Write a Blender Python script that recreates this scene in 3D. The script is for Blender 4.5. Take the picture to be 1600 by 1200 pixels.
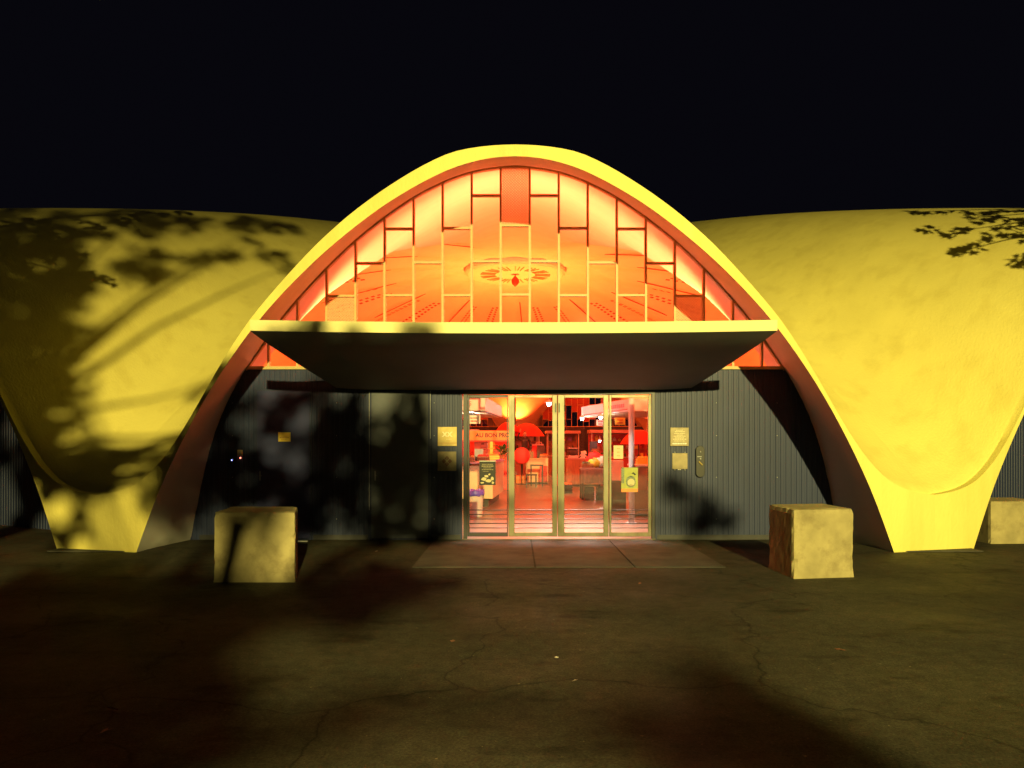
import bpy, math, random
import numpy as np
from mathutils import Vector, Matrix
random.seed(7); rng = np.random.default_rng(7)
PI = math.pi
S = bpy.context.scene
C = S.collection
for o in list(bpy.data.objects): bpy.data.objects.remove(o)

# ------------------------------------------------------------------ camera
# x right, y away from the camera, z up; the photographer stands at the origin
FPX = 1150.0; EYE = 1.65
cam = bpy.data.cameras.new('camera'); co = bpy.data.objects.new('camera', cam); C.objects.link(co)
co.location = (0, 0, EYE); co.rotation_euler = (PI/2, 0, 0)
cam.sensor_width = 36; cam.lens = FPX/1600*36
cam.shift_x = -5/1600; cam.shift_y = 90/1600
cam.clip_start = .05; cam.clip_end = 500
S.camera = co
# ------------------------------------------------------------------ night sky
W = bpy.data.worlds.new('World'); S.world = W; W.use_nodes = True
bg = W.node_tree.nodes['Background']
bg.inputs[0].default_value = (.0021, .0020, .0036, 1); bg.inputs[1].default_value = 1.0
# ------------------------------------------------------------------ street lamp light (sodium yellow), behind the photographer
LAMP = Vector((4.5, -22.6, 11.0))
def lamp(name, kind, loc, power, col, radius=.1, parent=None, **kw):
    l = bpy.data.lights.new(name, kind); l.energy = power; l.color = col
    if kind != 'AREA': l.shadow_soft_size = radius
    for k, v in kw.items(): setattr(l, k, v)
    o = bpy.data.objects.new(name, l); C.objects.link(o); o.location = loc
    if parent: o.parent = parent
    return o
street_light = lamp('street_lamp_light', 'SPOT', LAMP, 87000, (1, .83, .26), .17, spot_size=math.radians(56), spot_blend=.8)
street_light.rotation_euler = Vector((-1.3, 22.6, -10.5)).to_track_quat('-Z', 'Y').to_euler()
# ------------------------------------------------------------------ exposure
S.view_settings.view_transform = 'Standard'; S.view_settings.look = 'None'
S.view_settings.exposure = 0; S.view_settings.gamma = 1; S.view_settings.use_curve_mapping = False
S.render.engine = 'CYCLES'
S.cycles.use_denoising = True
S.cycles.max_bounces = 8; S.cycles.diffuse_bounces = 4; S.cycles.transparent_max_bounces = 24
S.cycles.sample_clamp_indirect = 6; S.cycles.caustics_reflective = False; S.cycles.caustics_refractive = False

# ================================================================== materials
def nt(name):
    m = bpy.data.materials.new(name); m.use_nodes = True
    return m, m.node_tree.nodes, m.node_tree.links, m.node_tree.nodes['Principled BSDF']
def mat(name, col, rough=.6, var=.15, scale=6, bump=0., bscale=40, metal=0., emit=None, estr=0., spec=.5, dirt=None, dscale=1.2, stretch=(1,1,1)):
    m, N, L, b = nt(name)
    b.inputs['Roughness'].default_value = rough; b.inputs['Metallic'].default_value = metal
    b.inputs['Specular IOR Level'].default_value = spec
    tc = N.new('ShaderNodeTexCoord'); mp = N.new('ShaderNodeMapping'); mp.inputs['Scale'].default_value = stretch
    L.new(tc.outputs['Object'], mp.inputs[0])
    n = N.new('ShaderNodeTexNoise'); n.inputs['Scale'].default_value = scale; n.inputs['Detail'].default_value = 6
    L.new(mp.outputs[0], n.inputs['Vector'])
    r = N.new('ShaderNodeValToRGB')
    r.color_ramp.elements[0].position = .3; r.color_ramp.elements[1].position = .7
    r.color_ramp.elements[0].color = (*[c*(1-var) for c in col], 1); r.color_ramp.elements[1].color = (*[min(1, c*(1+var)) for c in col], 1)
    L.new(n.outputs['Fac'], r.inputs[0]); out = r.outputs[0]
    if dirt:
        n2 = N.new('ShaderNodeTexNoise'); n2.inputs['Scale'].default_value = dscale; n2.inputs['Detail'].default_value = 9; n2.inputs['Roughness'].default_value = .65
        L.new(mp.outputs[0], n2.inputs['Vector'])
        r2 = N.new('ShaderNodeValToRGB'); r2.color_ramp.elements[0].position = .5; r2.color_ramp.elements[1].position = .72
        r2.color_ramp.elements[0].color = (0,0,0,1); r2.color_ramp.elements[1].color = (1,1,1,1)
        L.new(n2.outputs['Fac'], r2.inputs[0])
        mx = N.new('ShaderNodeMixRGB'); mx.inputs[2].default_value = (*dirt, 1)
        L.new(r2.outputs[0], mx.inputs[0]); L.new(out, mx.inputs[1]); out = mx.outputs[0]
    L.new(out, b.inputs['Base Color'])
    if bump:
        n3 = N.new('ShaderNodeTexNoise'); n3.inputs['Scale'].default_value = bscale; n3.inputs['Detail'].default_value = 5
        L.new(mp.outputs[0], n3.inputs['Vector'])
        bp = N.new('ShaderNodeBump'); bp.inputs['Strength'].default_value = bump; bp.inputs['Distance'].default_value = .02
        L.new(n3.outputs['Fac'], bp.inputs['Height']); L.new(bp.outputs[0], b.inputs['Normal'])
    if emit:
        b.inputs['Emission Color'].default_value = (*emit, 1); b.inputs['Emission Strength'].default_value = estr
    return m
def glass(name, tint=(1,1,1), rough=.02):
    m, N, L, b = nt(name); N.remove(b)
    t = N.new('ShaderNodeBsdfTransparent'); t.inputs[0].default_value = (*tint, 1)
    g = N.new('ShaderNodeBsdfGlossy'); g.inputs['Roughness'].default_value = rough
    lw = N.new('ShaderNodeLayerWeight'); lw.inputs[0].default_value = .5      # thin sheet: same reflectance from both sides
    pw = N.new('ShaderNodeMath'); pw.operation = 'POWER'; pw.inputs[1].default_value = 5; L.new(lw.outputs['Facing'], pw.inputs[0])
    ma = N.new('ShaderNodeMath'); ma.operation = 'MULTIPLY_ADD'; ma.inputs[1].default_value = .9; ma.inputs[2].default_value = .04; L.new(pw.outputs[0], ma.inputs[0])
    mx = N.new('ShaderNodeMixShader'); L.new(ma.outputs[0], mx.inputs[0]); L.new(t.outputs[0], mx.inputs[1]); L.new(g.outputs[0], mx.inputs[2])
    L.new(mx.outputs[0], N['Material Output'].inputs[0]); return m

M = {}
M['shell'] = mat('shell_paint', (.80, .70, .19), .62, .05, 1.1, .35, 26, spec=.3, dirt=(.74,.64,.17), dscale=.7, stretch=(1,1,.6))
def shell_extra(m):
    N, L = m.node_tree.nodes, m.node_tree.links; b = N['Principled BSDF']; src = b.inputs['Base Color'].links[0].from_socket
    tc = N.new('ShaderNodeTexCoord')
    # rain streaks and hairline scratches
    mp = N.new('ShaderNodeMapping'); mp.inputs['Scale'].default_value = (2.6, 2.6, .22); L.new(tc.outputs['Object'], mp.inputs[0])
    n2 = N.new('ShaderNodeTexNoise'); n2.inputs['Scale'].default_value = 1; n2.inputs['Detail'].default_value = 6; L.new(mp.outputs[0], n2.inputs['Vector'])
    r2 = N.new('ShaderNodeValToRGB'); r2.color_ramp.elements[0].position = .32; r2.color_ramp.elements[1].position = .5
    r2.color_ramp.elements[0].color = (.92,.905,.86,1); r2.color_ramp.elements[1].color = (1,1,1,1); L.new(n2.outputs['Fac'], r2.inputs[0])
    z = N.new('ShaderNodeMixRGB'); z.blend_type = 'MULTIPLY'; z.inputs[0].default_value = 1; L.new(src, z.inputs[1]); L.new(r2.outputs[0], z.inputs[2])
    L.new(z.outputs[0], b.inputs['Base Color'])
shell_extra(M['shell'])
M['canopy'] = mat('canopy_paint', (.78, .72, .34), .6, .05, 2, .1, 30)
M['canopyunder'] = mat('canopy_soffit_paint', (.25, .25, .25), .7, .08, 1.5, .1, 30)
M['ceiling'] = mat('ceiling_paint', (.78, .74, .68), .75, .05, 1.2, .15, 20, spec=.2)
M['slate'] = mat('slate_cladding', (.026, .036, .094), .48, .18, 2.2, .05, 60, spec=.4, dirt=(.02,.027,.072), dscale=1.1, stretch=(1,1,.5))
M['navy'] = mat('navy_door_paint', (.022, .028, .12), .5, .15, 1.5, .05, 30)
M['greydoor'] = mat('grey_door_paint', (.075, .085, .115), .42, .15, 1.0, .05, 30, dirt=(.05,.058,.08))
M['alu'] = mat('anodised_frame', (.19, .17, .115), .42, .2, 5, 0, metal=.55, dirt=(.10,.09,.05), dscale=2, stretch=(1,1,.4))
M['darkalu'] = mat('dark_frame', (.05, .05, .055), .4, .1, 8, metal=.3)
M['mullion'] = mat('mullion_paint', (.50, .41, .17), .5, .08, 10)
M['grille'] = mat('grille_metal', (.55, .42, .22), .5, .1, 10)
M['glass'] = glass('window_glass')
M['concrete'] = mat('block_concrete', (.34, .29, .145), .85, .22, 4, .12, 60, spec=.25, dirt=(.20,.16,.08), dscale=2.6)
M['slab'] = mat('apron_concrete', (.082, .079, .070), .75, .2, 3, .3, 60, spec=.12, dirt=(.045,.04,.035), dscale=1.6)
M['floor'] = mat('hall_floor', (.14, .085, .062), .28, .12, 2.5, .08, 9, spec=.35, dirt=(.08,.045,.034), dscale=.9)
M['black'] = mat('black_metal', (.02, .02, .022), .4, .1)
M['white'] = mat('white_paint', (.56, .55, .53), .5, .05)
M['cream'] = mat('cream_laminate', (.58, .48, .26), .4, .06)
M['wood'] = mat('wood_panel', (.33, .17, .07), .5, .25, 3, stretch=(8,8,1))
M['dark'] = mat('dark_brown', (.05, .035, .03), .6, .2)
M['red'] = mat('red_cloth', (.62, .03, .025), .6, .1)
M['redpaint'] = mat('red_paint', (.5, .06, .04), .45, .15)
M['pink'] = mat('pink_board', (.42, .26, .26), .5, .08)
M['yellow'] = mat('yellow_plastic', (.80, .62, .08), .45, .06)
M['lime'] = mat('poster_lime', (.40, .42, .09), .6, .12, 14)
M['blue'] = mat('blue_bag', (.09, .06, .55), .3, .15, 12, .4, 25)
M['purple'] = mat('purple_strip', (.32, .16, .50), .5, .1)
M['green'] = mat('green_speckle', (.20, .24, .15), .6, .45, 60)
M['tan'] = mat('tan_cloth', (.24, .18, .11), .8, .1, 8, .3, 20)
M['orange'] = mat('orange_panel', (.75, .26, .05), .5, .1)
M['leaf'] = mat('tree_leaf', (.075, .10, .03), .6, .4, 3)
M['bark'] = mat('plane_bark', (.22, .19, .14), .85, .35, 5, .5, 20)
M['litter'] = mat('dead_leaf', (.22, .09, .05), .7, .3, 20)
M['paper'] = mat('paper_white', (.78, .76, .70), .6, .04)
M['brass'] = mat('brass_plate', (.48, .36, .13), .35, .15, 12, metal=.35)
M['brassdull'] = mat('weathered_plate', (.27, .22, .12), .45, .2, 10, metal=.2)
M['etch'] = mat('etched_letters', (.75, .66, .42), .5, .05)
M['rust'] = mat('emblem_brown', (.16, .07, .04), .6, .2)
M['ink'] = mat('ink_black', (.02, .018, .015), .6, .1)
M['inkred'] = mat('ink_brown', (.45, .22, .05), .6, .1)
M['skin'] = mat('skin', (.45, .28, .2), .5, .1)
M['hair'] = mat('hair', (.09, .03, .02), .6, .2)
M['plant'] = mat('plant_leaf', (.06, .10, .03), .5, .4, 12)
M['terracotta'] = mat('terracotta', (.38, .14, .07), .8, .15)
M['tube'] = mat('white_lamp', (.9, .9, .9), .4, 0, emit=(1, .95, .88), estr=14)
M['redglow'] = mat('uplight_lens', (.9, .3, .1), .4, 0, emit=(1, .25, .05), estr=5)
M['ledblue'] = mat('led_blue', (.1,.1,.9), .4, 0, emit=(.25,.3,1), estr=8)
M['ledred'] = mat('led_red', (.9,.1,.1), .4, 0, emit=(1,.25,.15), estr=4)
M['grey'] = mat('grey_plastic', (.35,.36,.38), .5, .08)
M['redpane'] = mat('red_pane', (.30, .035, .02), .3, .2, 2)  # plain red colour for most upper panes of the far facades
M['slotlight'] = mat('slot_orange', (.52, .26, .14), .8, .1)
M['slot'] = mat('slot_dark', (.22, .05, .03), .8, .1)

# asphalt: worn patches, fine aggregate, damp spots
def asphalt():
    m, N, L, b = nt('asphalt'); tc = N.new('ShaderNodeTexCoord')
    def noise(sc, det=6, ro=.6, st=(1,1,1)):
        mp = N.new('ShaderNodeMapping'); mp.inputs['Scale'].default_value = st; L.new(tc.outputs['Object'], mp.inputs[0])
        n = N.new('ShaderNodeTexNoise'); n.inputs['Scale'].default_value = sc; n.inputs['Detail'].default_value = det; n.inputs['Roughness'].default_value = ro
        L.new(mp.outputs[0], n.inputs['Vector']); return n.outputs['Fac']
    def ramp(src, p0, p1, c0, c1):
        r = N.new('ShaderNodeValToRGB'); r.color_ramp.elements[0].position = p0; r.color_ramp.elements[1].position = p1
        r.color_ramp.elements[0].color = (*c0,1); r.color_ramp.elements[1].color = (*c1,1); L.new(src, r.inputs[0]); return r.outputs[0]
    def mix(f, a, c, mode='MIX'):
        x = N.new('ShaderNodeMixRGB'); x.blend_type = mode
        if hasattr(f, 'links'): L.new(f, x.inputs[0])
        else: x.inputs[0].default_value = f
        L.new(a, x.inputs[1]); L.new(c, x.inputs[2]); return x.outputs[0]
    base = ramp(noise(.45), .3, .7, (.035,.0315,.021), (.063,.057,.038))
    grain = ramp(noise(55, 4, .75), .32, .70, (.42,.42,.42), (1.55,1.55,1.55))
    c = mix(1, base, grain, 'MULTIPLY'); c = mix(1, c, ramp(noise(9, 6, .75), .3, .7, (.62,.62,.62), (1.38,1.38,1.38)), 'MULTIPLY')
    stain = ramp(noise(.9, 8, .62, (1, 2.2, 1)), .56, .66, (1,1,1), (.52,.50,.48))
    c = mix(1, c, stain, 'MULTIPLY')
    wn = N.new('ShaderNodeTexNoise'); wn.inputs['Scale'].default_value = 1.3; wn.inputs['Detail'].default_value = 5; L.new(tc.outputs['Object'], wn.inputs['Vector'])
    va = N.new('ShaderNodeVectorMath'); va.operation = 'MULTIPLY_ADD'; va.inputs[1].default_value = (.9,.9,.9); L.new(wn.outputs['Color'], va.inputs[0]); L.new(tc.outputs['Object'], va.inputs[2])
    vo = N.new('ShaderNodeTexVoronoi'); vo.feature = 'DISTANCE_TO_EDGE'; vo.inputs['Scale'].default_value = .33; L.new(va.outputs[0], vo.inputs['Vector'])
    c = mix(1, c, ramp(vo.outputs['Distance'], .001, .005, (.35,.35,.35), (1,1,1)), 'MULTIPLY')
    spk = ramp(noise(26, 2, .5), .72, .75, (1,1,1), (3.0,2.9,2.6)); c = mix(1, c, spk, 'MULTIPLY')
    L.new(c, b.inputs['Base Color'])
    L.new(ramp(noise(.8, 5), .35, .7, (.6,.6,.6), (.9,.9,.9)), b.inputs['Roughness'])
    b.inputs['Specular IOR Level'].default_value = .14
    bp = N.new('ShaderNodeBump'); bp.inputs['Strength'].default_value = .55; bp.inputs['Distance'].default_value = .012
    L.new(noise(90, 4, .7), bp.inputs['Height']); L.new(bp.outputs[0], b.inputs['Normal'])
    return m
M['asphalt'] = asphalt()

# ================================================================== helpers
def mesh(name, V, F, m, smooth=False):
    me = bpy.data.meshes.new(name); me.from_pydata([tuple(v) for v in V], [], [tuple(f) for f in F]); me.update()
    if m: me.materials.append(m)
    if smooth:
        for p in me.polygons: p.use_smooth = True
    return me
def link(name, me, parent=None, loc=(0,0,0), rotz=0, smooth=False):
    o = bpy.data.objects.new(name, me); C.objects.link(o); o.location = loc; o.rotation_euler = (0,0,rotz)
    if parent: o.parent = parent
    return o
class B:
    """collects simple solids, builds one mesh"""
    def __init__(s): s.V = []; s.F = []
    def add(s, V, F):
        n = len(s.V); s.V += [tuple(v) for v in V]; s.F += [tuple(i+n for i in f) for f in F]; return s
    def box(s, x0, x1, y0, y1, z0, z1):
        V = [(x0,y0,z0),(x1,y0,z0),(x1,y1,z0),(x0,y1,z0),(x0,y0,z1),(x1,y0,z1),(x1,y1,z1),(x0,y1,z1)]
        return s.add(V, [(0,3,2,1),(4,5,6,7),(0,1,5,4),(1,2,6,5),(2,3,7,6),(3,0,4,7)])
    def prism(s, pts, z0, z1):
        n = len(pts); V = [(x,y,z0) for x,y in pts] + [(x,y,z1) for x,y in pts]
        return s.add(V, [tuple(range(n))[::-1], tuple(range(n,2*n))] + [(i,(i+1)%n,n+(i+1)%n,n+i) for i in range(n)])
    def slabxz(s, pts, y0, y1):
        n = len(pts); V = [(x,y0,z) for x,z in pts] + [(x,y1,z) for x,z in pts]
        return s.add(V, [tuple(range(n)), tuple(range(n,2*n))[::-1]] + [(i,n+i,n+(i+1)%n,(i+1)%n) for i in range(n)])
    def lathe(s, prof, n=20, cx=0, cy=0):
        V = [(cx+r*math.cos(2*PI*k/n), cy+r*math.sin(2*PI*k/n), z) for r,z in prof for k in range(n)]
        F = [(i*n+k, i*n+(k+1)%n, (i+1)*n+(k+1)%n, (i+1)*n+k) for i in range(len(prof)-1) for k in range(n)]
        F += [tuple(range(n))[::-1], tuple((len(prof)-1)*n+k for k in range(n))]
        return s.add(V, F)
    def tube(s, pts, rad, n=8):
        pts = [Vector(p) for p in pts]; rad = rad if isinstance(rad, (list,tuple)) else [rad]*len(pts)
        V = []
        for i, p in enumerate(pts):
            d = (pts[min(i+1,len(pts)-1)] - pts[max(i-1,0)]).normalized()
            a = d.orthogonal().normalized() if i == 0 else (a0 - d*a0.dot(d)).normalized()
            a0 = a; b = d.cross(a)
            V += [p + (a*math.cos(2*PI*k/n) + b*math.sin(2*PI*k/n))*rad[i] for k in range(n)]
        F = [(i*n+k, i*n+(k+1)%n, (i+1)*n+(k+1)%n, (i+1)*n+k) for i in range(len(pts)-1) for k in range(n)]
        F += [tuple(range(n))[::-1], tuple((len(pts)-1)*n+k for k in range(n))]
        return s.add(V, F)
    def ball(s, c, r, n=12, m=8, sq=(1,1,1)):
        prof = [(math.sin(PI*i/m), -math.cos(PI*i/m)) for i in range(1, m)]
        V = [(c[0]+r*sq[0]*p*math.cos(2*PI*k/n), c[1]+r*sq[1]*p*math.sin(2*PI*k/n), c[2]+r*sq[2]*z) for p,z in prof for k in range(n)]
        F = [(i*n+k, i*n+(k+1)%n, (i+1)*n+(k+1)%n, (i+1)*n+k) for i in range(m-2) for k in range(n)]
        V += [(c[0],c[1],c[2]-r*sq[2]), (c[0],c[1],c[2]+r*sq[2])]; q = n*(m-1)
        F += [(q, (k+1)%n, k) for k in range(n)] + [(q+1, (m-2)*n+k, (m-2)*n+(k+1)%n) for k in range(n)]
        return s.add(V, F)
    def mesh(s, name, m, smooth=False): return mesh(name, s.V, s.F, m, smooth)
    def obj(s, name, m, parent=None, loc=(0,0,0), rotz=0, smooth=False, bevel=0):
        o = link(name, s.mesh(name, m, smooth), parent, loc, rotz)
        if bevel:
            b = o.modifiers.new('bevel', 'BEVEL'); b.width = bevel; b.segments = 2; b.limit_method = 'ANGLE'
        return o
def thing(name, label, cat, loc=(0,0,0), rotz=0, group=None):
    o = bpy.data.objects.new(name, None); C.objects.link(o); o.location = loc; o.rotation_euler = (0,0,rotz); o.empty_display_size = .2
    o['label'] = label; o['category'] = cat
    if group: o['group'] = group
    return o
def tag(o, label, cat, group=None):
    o['label'] = label; o['category'] = cat
    if group: o['group'] = group
    return o
def struct(o, kind='structure'): o['kind'] = kind; return o
def text(name, body, size, m, parent, loc, rot=(PI/2,0,0), ext=.002, align='CENTER', bold=0.):
    cu = bpy.data.curves.new(name, 'FONT'); cu.body = body; cu.size = size; cu.extrude = ext; cu.align_x = align; cu.align_y = 'CENTER'; cu.offset = bold
    t = bpy.data.objects.new(name, cu); C.objects.link(t)
    me = bpy.data.meshes.new_from_object(t.evaluated_get(bpy.context.evaluated_depsgraph_get()))
    bpy.data.objects.remove(t); me.materials.clear(); me.materials.append(m)
    o = link(name, me, parent, loc); o.rotation_euler = rot; return o
def copy_tree(o, parent=None):
    c = o.copy(); C.objects.link(c)
    if parent: c.parent = parent
    for ch in list(o.children): copy_tree(ch, c)
    return c
def at(px, py, Y): return ((px-805)/FPX*Y, Y, EYE-(py-690)/FPX*Y)

# ================================================================== the market hall
YC = 36.85; R = 26.5; NV = 13; PH0 = PI/NV; YW = 12.37; RW = YC-YW
def on_cyl(px, py):
    a = (px-805)/FPX; A = 1+a*a; Bq = -2*YC; Cq = YC*YC-R*R
    y = (-Bq-math.sqrt(Bq*Bq-4*A*Cq))/(2*A); return math.atan2(a*y, YC-y)/PH0, EYE-(py-690)/FPX*y
outer_px = [(805,225),(855,228),(905,236.5),(957,262),(1010,295),(1062,333),(1115,380),(1167,436),(1220,498),(1262,562),(1319,664),(1356,720),(1394,757),(1431,770),(1461,773)]
inner_px = [(805,243),(852,247),(905,262),(957,288),(1010,320),(1062,359),(1115,404),(1167,456),(1207,501),(1236,540),(1274,596),(1311,660),(1337,712),(1360,761),(1375,799),(1396,862)]
wall_xz = [(0,6.30),(.24,6.28),(.72,6.21),(1.2,6.04),(1.69,5.79),(2.17,5.46),(2.66,5.08),(3.14,4.62),(3.61,4.12),(3.98,3.68),(4.30,3.22),(4.59,2.80),(4.90,2.22),(5.1,1.72),(5.28,1.09),(5.42,.14),(5.47,-.25)]
def prof(pts, last=None):
    u = [p[0] for p in pts]; z = [p[1] for p in pts]
    if last: u.append(last[0]); z.append(last[1])
    ud = np.linspace(0, 1, 401); zd = np.interp(ud, u, z)
    k = np.exp(-.5*(np.arange(-24,25)/9.)**2); k /= k.sum()
    ext = np.concatenate([zd[24:0:-1], zd, 2*zd[-1]-zd[-2:-26:-1]])
    zs = np.convolve(ext, k, 'valid')
    return lambda x: np.interp(np.abs(x), ud, zs)
zo0 = prof([on_cyl(*p) for p in outer_px]); zi0 = prof([on_cyl(*p) for p in inner_px], (1., -1.7))
ziw = prof([(math.atan2(x, RW)/PH0, z) for x,z in wall_xz], (1., -1.9))
def sst(a, b, x): t = np.clip((x-a)/(b-a), 0, 1); return t*t*(3-2*t)
def zci(d): return 5.65+.3207*d-.00534*d*d
ZVD = [0,.6,1.5,4.9,9.3,13.1,18,22,26.5]; ZVZ = [.86,1.28,2.0,4.5,6.9,8.1,9.55,10.24,10.56]
def roof(d, u):
    zc = zci(d)+.16; zv = np.interp(d, ZVD, ZVZ)
    g0 = (zo0(u)-zo0(1.))/(zo0(0.)-zo0(1.)); g1 = (1+np.cos(PI*u))/2
    w = sst(0, 11, d); g = g0*(1-w)+g1*w
    return zv+(zc-zv)*g
def outer(d, u):
    return roof(d, u)-.05*sst(.35,.8,np.abs(u))*(1-sst(.2,1.1,d))-.02
def under(d, u):
    dw = R-RW/np.cos(u*PH0)
    A = zi0(u)+(ziw(u)-zi0(u))*np.minimum(d/dw, 1.5)
    Bz = roof(d, u)-.16
    w = sst(2.1, 3.2, d); return np.maximum(np.minimum(A*(1-w)+Bz*w, outer(d, u)-.07 if d > .1 else 99.), -.12)
def pol(d, u, z): r = R-d; return (r*math.sin(u*PH0), -r*math.cos(u*PH0), z)

hall = thing('market_hall', 'yellow shell-vaulted market hall with a glowing orange arched entrance', 'market hall', (0, YC, 0))
US = np.linspace(-1, 1, 97)
US = np.sign(US)*(1-(1-np.abs(US))**1.25)          # finer towards the valleys
DS = [.14,.3,.5,.8,1.2,1.6,2,2.5,3,3.6,4.3,5,5.8,6.7,7.6,8.6,9.7,11,12.5,14,16,18,20,22,24,25.5,26.45]
V = []; nu = len(US)
def row(fn): 
    for u in US: V.append(fn(float(u)))
row(lambda u: pol(0, u, max(float(zi0(u)), -.12)))
row(lambda u: pol(0, u, float(zo0(u))))
row(lambda u: pol(.12, u, float(zo0(u))))
for d in DS: row(lambda u: pol(d, u, float(outer(d, u))))
F = [(i*nu+k, i*nu+k+1, (i+1)*nu+k+1, (i+1)*nu+k) for i in range(len(V)//nu-1) for k in range(nu-1)]
vault_me = mesh('vault', V, F, M['shell'], True)
def sharp(me, ang=.6):
    me.set_sharp_from_angle(angle=ang) if hasattr(me, 'set_sharp_from_angle') else None
sharp(vault_me)
V = []
for d in [0,.3,.6,.9,1.2,1.5,1.8,2.1,2.4,2.7,3.0,3.3]+[x for x in DS if x > 3.4]: row(lambda u: pol(d, u, float(under(d,u))))
F = [(i*nu+k+1, i*nu+k, (i+1)*nu+k, (i+1)*nu+k+1) for i in range(len(V)//nu-1) for k in range(nu-1)]
ceil_me = mesh('ceiling', V, F, M['ceiling'], True)
# rows of small acoustic slots, and long thin joints, set into every ceiling
sb = B(); jb = B()
def quadbox(bld, d0, d1, u, w, off=.012):
    """small bar hanging just under the ceiling"""
    P = []
    for d in (d0, d1):
        r = R-d; du = w/2/max(r,1)/PH0
        for uu in (u-du, u+du): P.append(pol(d, uu, float(under(d, uu))-off))
    top = [(x,y,z+off+.02) for x,y,z in P]
    bld.add(P+top, [(0,1,3,2),(4,6,7,5),(0,2,6,4),(1,5,7,3),(0,4,5,1),(2,3,7,6)])
for u in (-.40,-.28,.28,.40):
    for k in range(11): d = 14.6+k*.40+(.2 if abs(u) > .3 else 0); quadbox(sb, d, d+.2, u, .12)
for u in (.82,): quadbox(jb, 16.2, 20.3, u, .055)
slot_me = sb.mesh('ceiling_slots', M['slot']); joint_me = jb.mesh('ceiling_joint', M['slot'])

# --- entrance wall outline in the wall plane
def wz(x): return float(ziw(math.atan2(x, RW)/PH0))
def wx(z):
    lo, hi = 0., 5.7
    for _ in range(40):
        mid = (lo+hi)/2
        if wz(mid) > z: lo = mid
        else: hi = mid
    return lo
SILL = 2.86
yl = YW-YC     # wall plane in hall coordinates
def corrugated(x0, x1, z0, z1, y=0., pitch=.088, clip=False):
    bld = B(); n = int((x1-x0)/pitch); xs = []
    for i in range(n+1):
        a = x0+i*pitch
        xs += [(a, 0), (a+.045, 0), (a+.052, .009), (a+pitch-.007, .009)]
    xs = [(min(x, x1), y_) for x, y_ in xs if x <= x1] + [(x1, 0)]
    top = []
    for x, y_ in xs: top.append(min(z1, wz(abs(x))+.02) if clip else z1)
    V = []; F = []
    for (x, y_), t in zip(xs, top): V += [(x, y+y_, z0), (x, y+y_, max(t, z0+.01))]
    F = [(2*i, 2*i+2, 2*i+3, 2*i+1) for i in range(len(xs)-1)]
    return bld.add(V, F)
# door openings in the front wall (x from the hall axis)
DX0, DX1, DZ1 = (722-805)/93, (1024-805)/93, 2.46
NAVY = ((400-805)/93, (487-805)/93); GREY = ((578-805)/93, (672-805)/93)
XF = 5.50
def wall_piece(x0, x1, z0=0., z1=SILL, clip=True):
    return corrugated(x0, x1, z0, z1, yl, clip=clip)
def wall(pieces):
    b = B()
    for p in pieces:
        c = corrugated(p[0], p[1], p[2], p[3], yl, clip=True); b.add(c.V, c.F)
    # backing sheet (inside face)
    for x0, x1, z0, z1 in pieces:
        n = max(2, int((x1-x0)/.12)); xs = [x0+(x1-x0)*i/n for i in range(n+1)]
        Vb = []
        for x in xs:
            t = max(min(z1, wz(abs(x))+.02), z0+.01); Vb += [(x, yl+.10, z0), (x, yl+.10, t)]
        b.add(Vb, [(2*i+2, 2*i, 2*i+1, 2*i+3) for i in range(n)])
    return b
front_wall = wall([(-XF, DX0, 0, SILL), (DX0, DX1, DZ1, SILL), (DX1, XF, 0, SILL)])
plain_wall_me = wall([(-XF, XF, 0, SILL)]).mesh('facade_wall', M['slate'])
# reveal around the door opening
front_wall.box(DX0-.02, DX0, yl+.017, yl+.099, 0, DZ1).box(DX1, DX1+.02, yl+.017, yl+.099, 0, DZ1).box(DX0-.02, DX1+.02, yl+.017, yl+.099, DZ1, DZ1+.02)

# --- glazing grid: 0.488 m columns
PITCH = .488; BAR = .037
cols = [(-10.5+i)*PITCH for i in range(22)]
ROWS = [5.79, 5.24, 4.677, 4.11, 3.55]
def col_rows(i):
    """transom heights of the pane column i counted from the axis (0 = the middle one)"""
    a = abs(i)
    return {0:[5.285,4.12,3.3],1:[5.79,4.68,3.5],2:[5.24,4.11],3:[4.66,3.5],4:[5.23,4.11,3.5],5:[4.65,3.5],6:[4.10,3.4],7:[3.5],8:[3.4]}.get(a, [])
sill_b = B().box(-wx(SILL)-.01, wx(SILL)+.01, yl-.03, yl+.12, SILL+.003, SILL+.055)
Z0 = SILL+.055
mull, tran, pane_specs, grille_specs = [], [], [], []
for i in range(-10, 12):
    x = (i-.5)*PITCH
    t = wz(abs(x))
    if t > Z0+.1:
        mull.append(B().box(x-BAR/2, x+BAR/2, yl-.015, yl+.065, Z0, t+.012).mesh('mullion', M['mullion']))
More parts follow.
